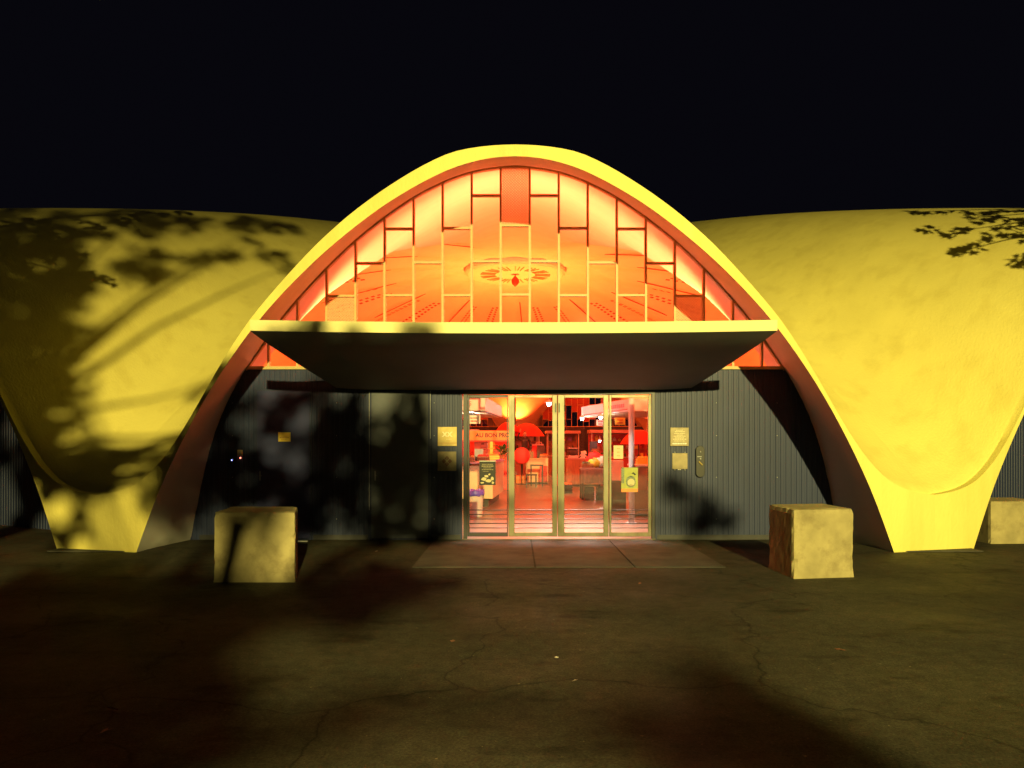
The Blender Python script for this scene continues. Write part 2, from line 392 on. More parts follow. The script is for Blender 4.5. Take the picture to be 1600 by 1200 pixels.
for i in range(-10, 11):
    x0, x1 = (i-.5)*PITCH+BAR/2, (i+.5)*PITCH-BAR/2
    tmax = max(wz(abs(x0)), wz(abs(x1)))
    if tmax < Z0+.05: continue
    cuts = [Z0]+sorted(z for z in col_rows(i) if z < min(wz(abs(x0)), wz(abs(x1)))-.1)+[None]
    for z in cuts[1:-1]:
        tran.append(B().box(x0, x1, yl-.008, yl+.058, z-BAR/2, z+BAR/2).mesh('transom', M['mullion']))
    for q in range(len(cuts)-1):
        a = cuts[q]+(BAR/2 if q else 0)
        if cuts[q+1] is not None: poly = [(x0,a),(x1,a),(x1,cuts[q+1]-BAR/2),(x0,cuts[q+1]-BAR/2)]
        else:
            xs = [x1+(x0-x1)*k/8 for k in range(9)]
            poly = [(x0,a),(x1,a)]+[(x, max(a+.005, wz(abs(x))+.01)) for x in xs]
        pb = B().slabxz(poly, yl+.014, yl+.020)       # each sheet leans in a little at its head
        pb.V = [(x, y+(z-a)*.037, z) for x, y, z in pb.V]
        pane_specs.append((pb.mesh('pane', M['glass']), i, q))
def lattice(x0, x1, z0, z1, p=.046, w=.0095):
    """expanded metal: two sets of diagonal strips clipped to the pane"""
    b = B(); n = int((x1-x0+z1-z0)/p)+1
    for sgn in (1, -1):
        for k in range(n):
            c = k*p
            # line in local coordinates: s + t = c  (s along x from left or right)
            pts = []
            for s_ in (max(0, c-(z1-z0)), min(x1-x0, c)):
                t_ = c-s_; pts.append((x0+s_ if sgn > 0 else x1-s_, z0+t_))
            (ax, az), (bx, bz) = pts
            if abs(ax-bx) < .01: continue
            y = yl+(-.004 if sgn > 0 else -.006)
            b.add([(ax-w,y,az),(ax+w,y,az),(bx+w,y,bz),(bx-w,y,bz),(ax-w,y+.003,az),(ax+w,y+.003,az),(bx+w,y+.003,bz),(bx-w,y+.003,bz)],
                  [(0,1,2,3),(7,6,5,4),(0,3,7,4),(1,5,6,2)])
    return b.mesh('grille', M['grille'])
hw = PITCH/2-BAR/2
grilles = [lattice(-hw, hw, 5.31, 6.28), lattice(6*PITCH-hw, 6*PITCH+hw, Z0, 4.07), lattice(-6*PITCH-hw, -6*PITCH+hw, Z0, 4.07)]
# curved frame member that follows the arch
xs = np.linspace(-wx(SILL), wx(SILL), 81); Vf = []; Ff = []
for x in xs:
    z = wz(abs(x)); e = .01; dz = (wz(abs(x+e))-wz(abs(x-e)))/(2*e) if abs(x) > .02 else 0
    n = Vector((-dz, 1)).normalized()
    for y in (yl-.02, yl+.06):
        Vf += [(x+n.x*.012, y, z+n.y*.012), (x-n.x*.036, y, z-n.y*.036)]
for k in range(len(xs)-1):
    a, b_ = 4*k, 4*k+4
    Ff += [(a+1, b_+1, b_, a), (a+3, a+2, b_+2, b_+3), (a+1, a+3, b_+3, b_+1)]
archframe_me = mesh('arch_frame', Vf, Ff, M['mullion'])
sill_me = sill_b.mesh('glazing', M['mullion'])
# joined, simplified glazing for the facades nobody sees close
jm = B(); jp = B()
for me in mull+tran: jm.add([v.co for v in me.vertices], [p.vertices for p in me.polygons])
for me,_,_ in pane_specs: jp.add([v.co for v in me.vertices], [p.vertices for p in me.polygons])
jm_me = jm.mesh('glazing_bars', M['mullion']); jp_me = jp.mesh('glazing_panes', M['glass'])

for k in range(NV):
    a = k*2*PI/NV
    v = link('vault', vault_me, hall, (0,0,0), a)
    link('ceiling', ceil_me, v)
    if k:
        o = link('ceiling_slots', slot_me, v); o['kind'] = 'stuff'
        o = link('ceiling_joint', joint_me, v); o['kind'] = 'stuff'
    if k == 0:
        w = front_wall.obj('facade_wall', M['slate'], hall)
    else:
        w = link('facade_wall', plain_wall_me, hall, (0,0,0), a)
    g = link('glazing', sill_me, hall, (0,0,0), a)
    link('arch_frame', archframe_me, g)
    if k in (0, 5, 6, 7, 8):
        for me in mull: link('mullion', me, g)
        for me in tran: link('transom', me, g)
        for me,i_,q_ in pane_specs:
            o = link('pane', me, g)
            if k and q_ > 0 and (i_*7+q_*3+k) % 5: o.material_slots[0].link = 'OBJECT'; o.material_slots[0].material = M['redpane']
        if k == 0:
            for me in grilles: link('grille', me, g)
    else:
        link('glazing_bars', jm_me, g)['kind'] = 'stuff'; link('glazing_panes', jp_me, g)['kind'] = 'stuff'
# central disc of the dome
oc = B().lathe([(.3,10.02),(2.38,9.98),(2.5,10.06),(2.5,10.45)], 48).obj('oculus_ring', M['ceiling'], hall, smooth=True); sharp(oc.data)
ob = B()
for k in range(13):
    a = 2*PI*k/13
    for j in (-.12,0,.12):
        r0, r1 = 1.0, 1.75; c0 = a+j
        ob.tube([(r0*math.cos(c0), r0*math.sin(c0), 9.985),(r1*math.cos(c0), r1*math.sin(c0), 9.978)], .026, 4)
ob.obj('oculus_slots', M['slotlight'], oc)['kind'] = 'stuff'

# --- canopy over the doors: front edge 3.5 m half width, falling back to the wall
yF, yB = 9.75-YC, yl-.02
def canopy():
    nx, ny = 24, 10; Vt, Vb = [], []
    for j in range(ny+1):
        s = j/ny; hwid = 3.53*(1-s)+2.98*s
        for i in range(nx+1):
            q = -1+2*i/nx
            y = yF+(yB-yF)*s + .10*(q*q)*(1-s)
            zb = 3.135-.05*(1-q*q)*(1-s) - (3.12-2.50)*(s**.9)
            zb += .16*max(0, abs(q)-.72)**2*12*s*.25
            Vb.append((q*hwid-.02, y, zb)); Vt.append((q*hwid-.02, y, zb+.145))
    n = nx+1; N_ = len(Vb); F = []; U = []
    for j in range(ny):
        for i in range(nx):
            a = j*n+i; U += [(a, a+n, a+n+1, a+1)]; F += [(N_+a, N_+a+1, N_+a+n+1, N_+a+n)]
    for i in range(nx): F += [(i, i+1, N_+i+1, N_+i), (ny*n+i+1, ny*n+i, N_+ny*n+i, N_+ny*n+i+1)]
    for j in range(ny):
        a, b = j*n, (j+1)*n; F += [(b, a, N_+a, N_+b), (a+nx, b+nx, N_+b+nx, N_+a+nx)]
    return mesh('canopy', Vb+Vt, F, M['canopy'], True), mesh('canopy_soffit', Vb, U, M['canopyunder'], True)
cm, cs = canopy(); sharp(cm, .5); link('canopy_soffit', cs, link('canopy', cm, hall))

# --- glazed folding door, four leaves
def xw(px): return (px-805)/93
def zw(py): return EYE-(py-690)/93
yd = yl+.03
dframe = B()
dframe.box(xw(724), xw(730), yd-.05, yd+.06, 0.004, zw(611)).box(xw(1018.5), xw(1023), yd-.05, yd+.06, 0.004, zw(611)).box(xw(730), xw(1018.5), yd-.05, yd+.06, zw(616), zw(611))
dframe.obj('door_frame', M['darkalu'], hall)
leaves = [(730.3,793.6,733.5,792,'darkalu'),(794.4,870.6,804,863,'alu'),(871.6,951,882,943,'alu'),(952.2,1018,955.5,1013,'alu')]  # leftmost leaf: shade put into its darker frame colour
for n_, (a, b, ga, gb, mm) in enumerate(leaves):
    f = B()
    za, zb, gz0, gz1 = zw(838.5), zw(616.8), zw(832), zw(621.5)
    f.box(xw(a), xw(ga), yd-.025, yd+.025, za, zb).box(xw(gb), xw(b), yd-.025, yd+.025, za, zb)
    f.box(xw(ga), xw(gb), yd-.024, yd+.024, gz1, zb).box(xw(ga), xw(gb), yd-.024, yd+.024, za, gz0)
    leaf = f.obj('door_leaf', M[mm], hall, bevel=.004)
    B().box(xw(ga)-.01, xw(gb)+.01, yd-.004, yd+.004, gz0-.01, gz1+.01).obj('glass', M['glass'], leaf)
    for y in (797,804,811,818,825): B().tube([(xw(ga)-.005, yd-.018, zw(y)), (xw(gb)+.005, yd-.018, zw(y))], .009, 8).obj('guard_bar', M['darkalu'], leaf)
    for hx in ([868.3] if n_ == 1 else [874] if n_ == 2 else [1020] if n_ == 3 else []):
        B().box(xw(hx)-.011, xw(hx)+.011, yd-.045, yd-.026, zw(644), zw(630)).obj('hinge', M['black'], leaf)
B().box(DX0, DX1, yl-.03, yl+.12, .002, .018).obj('threshold', M['alu'], hall)
# --- solid doors set on the front wall
def solid_door(x0, x1, ztop, m, knob_x, strip):
    d = B().box(x0+.03, x1-.03, yl-.035, yl-.003, .03, ztop-.03).obj('door', m, hall, bevel=.004)
    B().box(x0, x0+.03, yl-.028, yl-.002, .0, ztop).box(x1-.03, x1, yl-.028, yl-.002, 0, ztop).box(x0+.03, x1-.03, yl-.028, yl-.002, ztop-.03, ztop).obj('door_frame', M['slate'], d)
    h = B().tube([(knob_x, yl-.035, 1.08),(knob_x, yl-.075, 1.08)], .011).tube([(knob_x, yl-.07, 1.16),(knob_x, yl-.07, 1.0)], .009); h.obj('handle', M['grey'], d)
    if strip:
        B().box(x0-.012, x0-.002, yl-.03, yl-.001, .5, ztop).box(x1+.002, x1+.012, yl-.03, yl-.001, 1.7, ztop).obj('edge_strip', M['grey'], d)  # pale strips painted in for the highlights along the door edges
    return d
solid_door(*NAVY, 2.53, M['navy'], NAVY[0]+.09, False)
solid_door(*GREY, 2.50, M['greydoor'], GREY[0]+.10, True)
B().tube([(xw(560), yl-.012, 2.35),(xw(562), yl-.012, 2.45),(xw(570), yl-.012, 2.42),(xw(576), yl-.012, 2.50)], .008, 6).obj('cable', M['black'], hall)

for a, b in ((-5.3, NAVY[0]-.03), (NAVY[1]+.03, GREY[0]-.03), (GREY[1]+.03, DX0-.03), (DX1+.03, 5.3)):
    B().add(*(lambda q: (q.V, q.F))(B().box(a, b, yl-.014, yl-.003, .004, .085))).obj('base_flashing', M['darkalu'], hall)
for x in (-4.75, -3.0, -1.36, 3.38, 4.4):
    B().box(x-.012, x+.012, yl-.006, yl-.002, .09, min(SILL-.03, wz(abs(x))-.05)).obj('sheet_joint', M['slate'], hall)
    sc_ = B()
    for z in (.35, 1.05, 1.75, 2.3):
        if z < wz(abs(x))-.1: sc_.ball((x, yl-.008, z), .009, 6, 5)
    if sc_.V: sc_.obj('screws', M['grey'], hall)['kind'] = 'stuff'
# ================================================================== ground
def sheet(name, x0, x1, y0, y1, z, m):
    return struct(link(name, mesh(name, [(x0,y0,z),(x1,y0,z),(x1,y1,z),(x0,y1,z)], [(0,1,2,3)], m)))
sheet('ground', -160, 160, -120, 200, 0, M['asphalt'])
# floor inside the hall, as a disc inside the walls
n = 104; Vd = [(0,YC,.004)]
for k in range(n):
    a = 2*PI*k/n; ph = ((a+PH0) % (2*PH0))-PH0
    r = (RW-.1)/math.cos(ph); Vd.append((r*math.sin(a), YC-r*math.cos(a), .004))
struct(link('hall_floor', mesh('hall_floor', Vd, [(0,k+1,(k+1)%n+1) for k in range(n)], M['floor'])))
# concrete apron in front of the doors: separate cast slabs with recessed joints
ap = [(-1.35,.25),(.27,1.55),(1.57,2.75)]
for a, b in ap:
    struct(B().box(a, b, 9.62, YW-.05, .001, .012).obj('apron_slab', M['slab'], bevel=.006))
for sx in (-1, 1):
    p = pol(0, sx, 0); struct(B().box(p[0]-.66, p[0]+.66, YC+p[1]-.12, YC+p[1]+1.6, .0, .016).obj('pillar_footing', M['slab'], bevel=.01))

# ================================================================== concrete blocks
def block(corners, h, label, seed, chips=.011):
    x = np.mean([c[0] for c in corners]); y = np.mean([c[1] for c in corners])
    n = 14; r = np.random.default_rng(seed); V = []; F = []; idx = {}
    c = [Vector((a-x, b-y, 0)) for a, b in corners]
    def P(i, j, k):
        s, t, w = i/n, j/n, k/n
        p = (c[0]*(1-s)+c[1]*s)*(1-t)+(c[3]*(1-s)+c[2]*s)*t; p.z = h*w
        e = sorted([min(s,1-s), min(t,1-t), min(w,1-w)])
        cen = Vector((0,0,h/2))
        if e[1] == 0 and k > 0: p = p+(cen-p).normalized()*(.010+abs(r.normal(0, chips*.5))+(r.random() < .07)*chips*1.6)
        if e[2] == 0 and k > 0: p = p+(cen-p).normalized()*.010
        if w > 0: p += Vector(r.normal(0, .0006, 3))
        return p
    def vid(i,j,k):
        if (i,j,k) not in idx: idx[(i,j,k)] = len(V); V.append(P(i,j,k))
        return idx[(i,j,k)]
    for a in range(n):
        for b in range(n):
            F += [(vid(a,0,b),vid(a+1,0,b),vid(a+1,0,b+1),vid(a,0,b+1)), (vid(a+1,n,b),vid(a,n,b),vid(a,n,b+1),vid(a+1,n,b+1)),
                  (vid(0,a+1,b),vid(0,a,b),vid(0,a,b+1),vid(0,a+1,b+1)), (vid(n,a,b),vid(n,a+1,b),vid(n,a+1,b+1),vid(n,a,b+1)),
                  (vid(a,b,n),vid(a+1,b,n),vid(a+1,b+1,n),vid(a,b+1,n))]
    o = link('concrete_block', mesh('concrete_block', V, F, M['concrete']), None, (x, y, .001))
    return tag(o, label, 'concrete block', 'concrete blocks before the hall')
block([(-3.535,8.62),(-2.575,8.62),(-2.77,9.38),(-3.62,9.38)], .825, 'worn concrete block in dappled shade before the navy side door', 3, .011)
block([(3.34,8.83),(4.12,8.95),(4.08,9.72),(3.30,9.6)], .836, 'brightly lit chipped concrete block on the paving beside the right yellow pillar', 4)
block([(7.66,11.86),(8.6,11.9),(8.6,12.7),(7.66,12.7)], .69, 'low concrete block behind the right yellow pillar, cut by the photo edge', 5)

# ================================================================== plaques and fittings on the wall
yp = YW-.004
def plate(name, label, px0, py0, px1, py1, m, th=.02):
    t = thing(name, label, 'plaque' if 'plaque' in name else 'sign', (xw((px0+px1)/2), yp, zw((py0+py1)/2)))
    w, h = (px1-px0)/93, (py1-py0)/93
    B().box(-w/2, w/2, -th, 0, -h/2, h/2).obj('plate', m, t, bevel=.004); return t, w, h
def lines(t, specs, th, m):
    b = B()
    for z, w, hh, x in specs:
        k = x-w/2
        while k < x+w/2-.004:
            l = random.uniform(.012,.03); b.box(k, min(k+l, x+w/2), -th-.003, -th+.001, z-hh/2, z+hh/2); k += l+.006
    o = b.obj('lettering', m, t); o['kind'] = 'stuff'; return o
t, w, h = plate('wall_plaque', 'gold square plaque with a bright double X, upper one left of the glass door', 684, 667, 714, 697, M['brass'])
text('lettering', 'XX', .115, M['etch'], t, (0,-.024,.03), bold=.006); lines(t, [(-.045,.09,.010,.03)], .02, M['etch']); B().box(-w/2,w/2,-.024,-.019,-.115,-.105).obj('line', M['inkred'], t)
t, w, h = plate('wall_plaque', 'dull square plaque with a brown diamond emblem, lower one left of the glass door', 684, 705.5, 713, 735.5, M['brassdull'])
e = B()
for sx, sz in ((0,.048),(0,-.048),(.05,0),(-.05,0)):
    e.slabxz([(sx-.038,sz),(sx,sz-.04),(sx+.038,sz),(sx,sz+.04)][::1], -.024, -.019)
e.obj('emblem', M['rust'], t); B().box(-.006,.006,-.027,-.0245,-.06,.06).obj('emblem_bar', M['brassdull'], t)
t, w, h = plate('memorial_plaque', 'weathered plaque with many lines of text, upper one right of the glass door', 1047, 668, 1076, 697, M['brassdull'])
lines(t, [(.11,.12,.012,0),(.085,.16,.014,0),(.055,.18,.010,0),(.03,.10,.012,0),(.010,.20,.011,0),(-.018,.16,.010,0),(-.04,.22,.011,0),(-.07,.18,.010,0)], .02, M['etch']); lines(t, [(-.115,.24,.022,0)], .02, M['paper'])
t, w, h = plate('memorial_plaque', 'plain faded plaque on four studs, lower one right of the glass door', 1050, 708, 1074, 733, M['brassdull'])
for sx in (-1,1):
    for sz in (-1,1): B().ball((sx*.085,-.018,sz*.147), .012, 8, 6).obj('stud', M['grey'], t)
lines(t, [(-.142,.06,.012,0)], .001, M['paper'])
t, w, h = plate('warning_sign', 'small yellow sign with a brown line of print on the navy door', 436, 675.5, 455, 690, M['yellow'], .05)
lines(t, [(.012,.10,.008,0),(-.012,.15,.016,0),(-.038,.10,.007,0)], .05, M['inkred'])
t = thing('door_intercom', 'tall black intercom panel with a shiny button right of the plaques', 'intercom', (xw(1093.5), yp, zw(721)))
pts = [(.075*math.cos(a), (.19 if math.sin(a) > 0 else -.19)+.075*math.sin(a)) for a in np.linspace(0, 2*PI, 24, endpoint=False)]
B().slabxz(pts, -.04, 0).obj('housing', M['black'], t, bevel=.006)
B().ball((0,-.042,.16), .014).obj('camera_lens', M['grey'], t); B().box(-.055,.02,-.045,-.038,.075,.088).obj('speaker_slot', M['grey'], t)
B().tube([(-.03,-.05,-.0),(.03,-.05,-.06)], .014, 8).obj('lever', M['brass'], t); B().ball((0,-.042,.045), .018).obj('call_button', M['grey'], t)
t = thing('keypad', 'small beige keypad with a red light left of the navy door', 'keypad', (xw(375.5), yp, zw(707.5)))
B().box(-.042,.042,-.03,0,-.05,.05).obj('housing', M['cream'], t, bevel=.005); B().box(-.014,.014,-.033,-.029,-.02,.025).obj('button', M['grey'], t)
B().ball((.005,-.012,-.085), .014, 8, 6).obj('indicator', M['ledred'], t)
t = thing('access_reader', 'dark card reader with a tiny blue light at the far left of the wall', 'card reader', (xw(363), yp, zw(719)))
B().box(-.03,.03,-.025,0,-.06,.06).obj('housing', M['black'], t, bevel=.004); B().ball((0,-.026,0), .009, 8, 6).obj('indicator', M['ledblue'], t)

# ================================================================== posters stuck to the glass
yg = YW+.018
def poster(name, label, px0, py0, px1, py1, m):
    t = thing(name, label, 'poster', (xw((px0+px1)/2), yg, zw((py0+py1)/2))); w, h = (px1-px0)/93, (py1-py0)/93
    B().box(-w/2, w/2, -.003, 0, -h/2, h/2).obj('sheet', m, t); return t, w, h
def blobs(t, specs, name, m):
    b = B()
    for x, z, rx, rz in specs:
        p = [(x+rx*math.cos(a)*random.uniform(.75,1.2), z+rz*math.sin(a)*random.uniform(.75,1.2)) for a in np.linspace(0, 2*PI, 11, endpoint=False)]
        b.slabxz(p, -.005, -.0032)
    b.obj(name, m, t)
t, w, h = poster('black_poster', 'black poster with pale flowers on the leftmost door leaf', 749, 721, 774.5, 758, M['ink'])
blobs(t, [(-.06,-.10,.045,.03),(.02,-.13,.05,.03),(.08,-.09,.03,.035),(-.02,-.05,.035,.02),(-.09,-.16,.03,.015),(.09,-.16,.02,.02),(.03,-.02,.02,.015)], 'print', M['cream'])
lines(t, [(.15,.18,.012,0),(.12,.2,.016,0),(.09,.14,.010,0),(.06,.19,.010,0),(.03,.10,.008,-.03)], .003, M['brassdull'])
B().box(-w/2-.006,w/2+.006,-.006,-.001,h/2,h/2+.012).obj('tape', M['paper'], t)
t, w, h = poster('green_poster', 'yellow-green poster with a green oval and orange foot on the rightmost door leaf', 971, 730.5, 997, 769, M['lime'])
B().box(-w/2,w/2,-.0045,-.0031,-h/2,-.15).obj('footer_band', M['orange'], t); B().box(-w/2,-w/2+.05,-.0045,-.0031,-.06,h/2).obj('side_band', M['green'], t)
B().slabxz([(.02+.085*math.cos(a), -.03+.10*math.sin(a)) for a in np.linspace(0,2*PI,18,endpoint=False)], -.0045, -.0031).obj('print_oval', M['green'], t)
B().slabxz([(.025+.06*math.cos(a), -.045+.065*math.sin(a)) for a in np.linspace(0,2*PI,18,endpoint=False)], -.006, -.0047).obj('print_oval', M['cream'], t)
b = B().slabxz([(.03,.10),(.06,.13),(.11,.09),(.085,.075),(.06,.10)], -.0065, -.005)
for zz, ww in ((.04,.14),(-.10,.16),(-.125,.10)): b.slabxz([(.02-ww/2,zz),(.02,zz+.018),(.02+ww/2,zz),(.02,zz+.006)], -.0075, -.0062)
b.obj('print_dark', M['ink'], t)
t, w, h = poster('yellow_notice', 'plain pale yellow notice high on the rightmost door leaf', 959, 696, 974, 717, M['cream'])
lines(t, [(.06,.05,.01,0),(.0,.04,.012,0),(-.06,.05,.01,0)], .003, M['inkred'])

# ================================================================== inside the hall
RED = (1, .075, .008)
def uplight(k, power=2300):
    a = (2*k+1)*PH0; r = 21.8
    t = thing('uplight', 'small floodlight on a stand aimed up the ceiling fold', 'floodlight', (r*math.sin(a), YC-r*math.cos(a), 0), a, 'floodlights washing the ceiling folds')
    B().lathe([(.14,0),(.14,.02),(.02,.03),(.02,2.2)], 10).obj('stand', M['black'], t)
    B().box(-.16,.16,-.1,.1,2.2,2.34).obj('housing', M['black'], t); B().box(-.14,.14,-.08,.08,2.341,2.35).obj('lens', M['redglow'], t)
    lamp('uplight_light', 'SPOT', (0,0,2.42), power, (1, .122, .034) if k in (0, NV-1) else RED, .12, t, spot_size=math.radians(148), spot_blend=.5).rotation_euler = (PI-math.radians(25), 0, 0)
for k in range(NV): uplight(k, 17500 if k in (0, NV-1) else 6600)
t = thing('pendant_lamp', 'small red pendant hanging below the centre of the dome', 'pendant lamp', (0, YC, 0))
B().lathe([(.02,10.28),(.03,9.95),(.2,9.75),(.16,9.55),(.02,9.4)], 16).obj('shade', M['red'], t, smooth=True)
t = thing('added_light_mast', 'added slim floodlight mast at the centre of the hall, yellowing the dome', 'floodlight mast', (0, YC, 0))  # unseen mast and lamp, added to put yellow on the dome
B().lathe([(.3,.005),(.3,.05),(.04,.07),(.035,4.2)], 16).obj('pole', M['black'], t); B().lathe([(.05,4.2),(.25,4.26),(.25,4.4),(.2,4.4)], 20).obj('lamp_head', M['black'], t)
lamp('added_mast_light', 'SPOT', (0,0,4.5), 6200, (1,.20,.022), .2, t, spot_size=math.radians(174), spot_blend=.4).rotation_euler = (PI,0,0)

def bulb(loc, label, power, col=(1,.93,.82), r=.05, drop=.35, shade='grey'):
    t = thing('pendant_light', label, 'hanging light', loc)
    B().ball((0,0,0), r, 12, 8).obj('bulb', M['tube'], t, smooth=True)
    B().lathe([(r*1.9,.02),(r*1.2,.07),(.012,.11),(.008,drop)], 14).obj('lamp_shade', M[shade], t, smooth=True)
    lamp('pendant_light_lamp', 'POINT', (0,0,-r-.02), power, col, r, t)
    return t
# --- stalls
def stall_hood(label, pts, z0, z1, m, under_m, posts, group):
    c = pts[0]; t = thing('stall_canopy', label, 'stall canopy', (c[0], c[1], 0))
    q = [(x-c[0], y-c[1]) for x, y in pts]
    B().prism(q, z0, z1).obj('canopy_box', m, t, bevel=.01)
    cx = sum(x for x,_ in q)/len(q); cy = sum(y for _,y in q)/len(q)
    qi = [(cx+(x-cx)*.94, cy+(y-cy)*.94) for x,y in q]; B().prism(qi, z0-.02, z0-.003).obj('soffit_panel', under_m, t)
    for x, y in posts: B().tube([(x-c[0], y-c[1], 0), (x-c[0], y-c[1], z0-.02)], .03).obj('post', M['white'], t)
    return t
def counter(name, label, pts, z0, z1, m, topm, cat='counter'):
    c = pts[0]; t = thing(name, label, cat, (c[0], c[1], 0)); q = [(x-c[0], y-c[1]) for x,y in pts]
    cx = sum(x for x,_ in q)/len(q); cy = sum(y for _,y in q)/len(q)
    B().prism(q, z0, z1-.04).obj('cabinet', m, t, bevel=.006)
    B().prism([(cx+(x-cx)*1.03, cy+(y-cy)*1.03) for x,y in q], z1-.04, z1).obj('worktop', topm, t, bevel=.005)
    B().prism([(cx+(x-cx)*.9, cy+(y-cy)*.9) for x,y in q], 0, z0).obj('plinth', M['dark'], t)
    return t
GL = 'stalls inside the hall'
LQ = [(-3.4,16.5),(-.67,16.5),(-.38,20.8),(-3.4,20.8)]
t = stall_hood('pale boxed stall canopy seen through the leftmost door leaf', LQ, 2.34, 2.66, M['white'], M['cream'], [(-3.3,20.6),(-3.3,16.7)], GL)
text('lettering', 'PRIMEURS', .14, M['redpaint'], t, (2.73-.62, -.012, 2.5))
LC = [(-2.9,18.4),(-.56,18.4),(-.335,21.4),(-2.9,21.4)]
t = counter('stall_counter', 'cream panelled stall counter behind the black poster', LC, .22, 1.13, M['cream'], M['pink'])
for k, x in enumerate((-1.9,-1.25)): B().box(x+2.9-.006, x+2.9+.006, -.004, .0, .24, 1.08).obj('panel_joint', M['dark'], t)
B().prism([(2.34+.02,.02),(2.34+.21,2.4),(2.34+.16,2.4),(2.34-.04,.02)], 1.132, 1.17).obj('edge_strip', M['purple'], t)
# bin
t = thing('waste_bin', 'white waste bin with a bunched blue bag just inside the door', 'bin', (-.875, 16.1, 0))
B().lathe([(.15,.0),(.16,.03),(.185,.55),(.19,.56)], 24).obj('bucket', M['white'], t, smooth=True)
bb = B().lathe([(.192,.47),(.205,.50),(.20,.585),(.185,.60),(.15,.585),(.12,.50)], 24)
bb.V = [(x*(1+.05*math.sin(11*math.atan2(y,x))), y*(1+.05*math.sin(11*math.atan2(y,x))), z+.015*math.sin(7*math.atan2(y,x))) for x,y,z in bb.V]
bb.obj('bin_bag', M['blue'], t, smooth=True)
# produce crates on counters
def crate(x, y, z, label, m, fruit, w=.42, d=.3, rz=0.):
    t = thing('produce_crate', label, 'crate', (x, y, z), rz, 'produce crates on the stalls')
    b = B().box(-w/2,w/2,-d/2,d/2,0,.012)
    for k in range(2):
        z0 = .02+k*.055; b.box(-w/2,w/2,-d/2,-d/2+.01,z0,z0+.045).box(-w/2,w/2,d/2-.01,d/2,z0,z0+.045).box(-w/2,-w/2+.01,-d/2+.01,d/2-.01,z0,z0+.045).box(w/2-.01,w/2,-d/2+.01,d/2-.01,z0,z0+.045)
    b.obj('box', m, t); f = B()
    for i in range(5):
        for j in range(3): f.ball((-w/2+.06+i*(w-.12)/4, -d/2+.06+j*(d-.12)/2, .115+random.uniform(0,.02)), .045, 8, 6)
    f.obj('fruit', fruit, t, smooth=True)['kind'] = 'stuff'
crate(-1.25,18.9,1.131,'crate of orange fruit on the cream counter', M['wood'], M['orange'])
crate(-1.9,18.9,1.131,'crate of green produce at the left of the cream counter', M['wood'], M['plant'])
t = thing('weighing_scale', 'dark weighing scale standing on the cream stall counter', 'scale', (-1.0,20.2,1.131))
B().box(-.16,.16,-.12,.12,0,.09).obj('body', M['dark'], t, bevel=.01); B().box(-.18,.18,-.14,.14,.11,.125).obj('pan', M['grey'], t); B().box(-.12,.12,.1,.13,.09,.32).obj('display', M['grey'], t)
# far-left stall with the written fascia
t = thing('lettered_stall', 'red stall with a dark-lettered fascia reading AU BON PRO', 'market stall', (-1.6, 26, 0))
B().box(-.9,1.56,0,.05,1.70,2.04).obj('fascia', M['orange'], t, bevel=.004); B().box(-.9,1.56,-.01,.06,1.655,1.695).obj('fascia_rail', M['redpaint'], t)
text('lettering', 'AU BON PRO', .2, M['ink'], t, (.20,-.004,1.87), align='LEFT', bold=.006)
B().box(-.9,1.56,1.6,1.65,0,1.68).obj('back_panel', M['redpaint'], t)
for x in (-.85,1.5): B().box(x-.03,x+.03,0.06,.12,0,1.655).obj('post', M['redpaint'], t)
B().box(-.9,1.5,.15,.7,0,.95).obj('counter_front', M['redpaint'], t, bevel=.005)
t2 = thing('display_board', 'pink board with dark scribbles leaning in the lettered stall', 'board', (-1.18, 26.3, .951))
B().box(-.28,.28,0,.03,.2,.75).obj('board', M['pink'], t2); B().box(-.25,-.22,0,.03,0,.2).box(.22,.25,0,.03,0,.2).obj('feet', M['dark'], t2)
lines(t2, [(.62,.1,.05,.02),(.5,.2,.02,.05),(.42,.25,.015,0)], 0, M['ink'])
def pot_plant(x, y, z, label, h=.6):
    t = thing('potted_plant', label, 'plant', (x,y,z)); B().lathe([(.09,0),(.13,.2),(.14,.2),(.14,.23)], 14).obj('pot', M['terracotta'], t)
    f = B()
    for k in range(46):
        a = random.uniform(0,2*PI); e = random.uniform(.1,1.2); l = random.uniform(.25,.5)*h
        p = Vector((.05*math.cos(a), .05*math.sin(a), .22+random.uniform(0,.4)*h)); d = Vector((math.cos(a)*math.cos(e), math.sin(a)*math.cos(e), math.sin(e)))
        s = Vector((-math.sin(a), math.cos(a), 0))*l*.16; m_ = p+d*l*.55
        f.add([p, m_+s, p+d*l-Vector((0,0,l*.15)), m_-s, m_+Vector((0,0,.02))], [(0,1,4),(1,2,4),(2,3,4),(3,0,4)])
    f.obj('foliage', M['plant'], t); return t
pot_plant(-.45, 25.3, 0.93, 'bushy dark plant in a clay pot at the right end of the lettered stall', .75)
B().box(-.75,-.15,25.1,25.5,0,.93).obj('plant_stand', M['redpaint'])
tag(bpy.data.objects['plant_stand'], 'red box pedestal under the potted plant beside the lettered stall', 'pedestal')
t = thing('yellow_bottle_rack', 'tall narrow yellow rack of bottles in front of the lettered stall', 'bottle rack', (-.82, 25.5, 0))
B().box(-.05,.05,-.1,.1,0,1.65).obj('upright', M['yellow'], t)
for k in range(4):
    B().box(-.13,.13,-.1,.1,.5+k*.3,.52+k*.3).obj('shelf', M['yellow'], t)
    for x in (-.085,.085): B().lathe([(.035,.521+k*.3),(.035,.66+k*.3),(.012,.70+k*.3),(.012,.74+k*.3)], 10, x, -.02).obj('bottle', M['orange'], t)

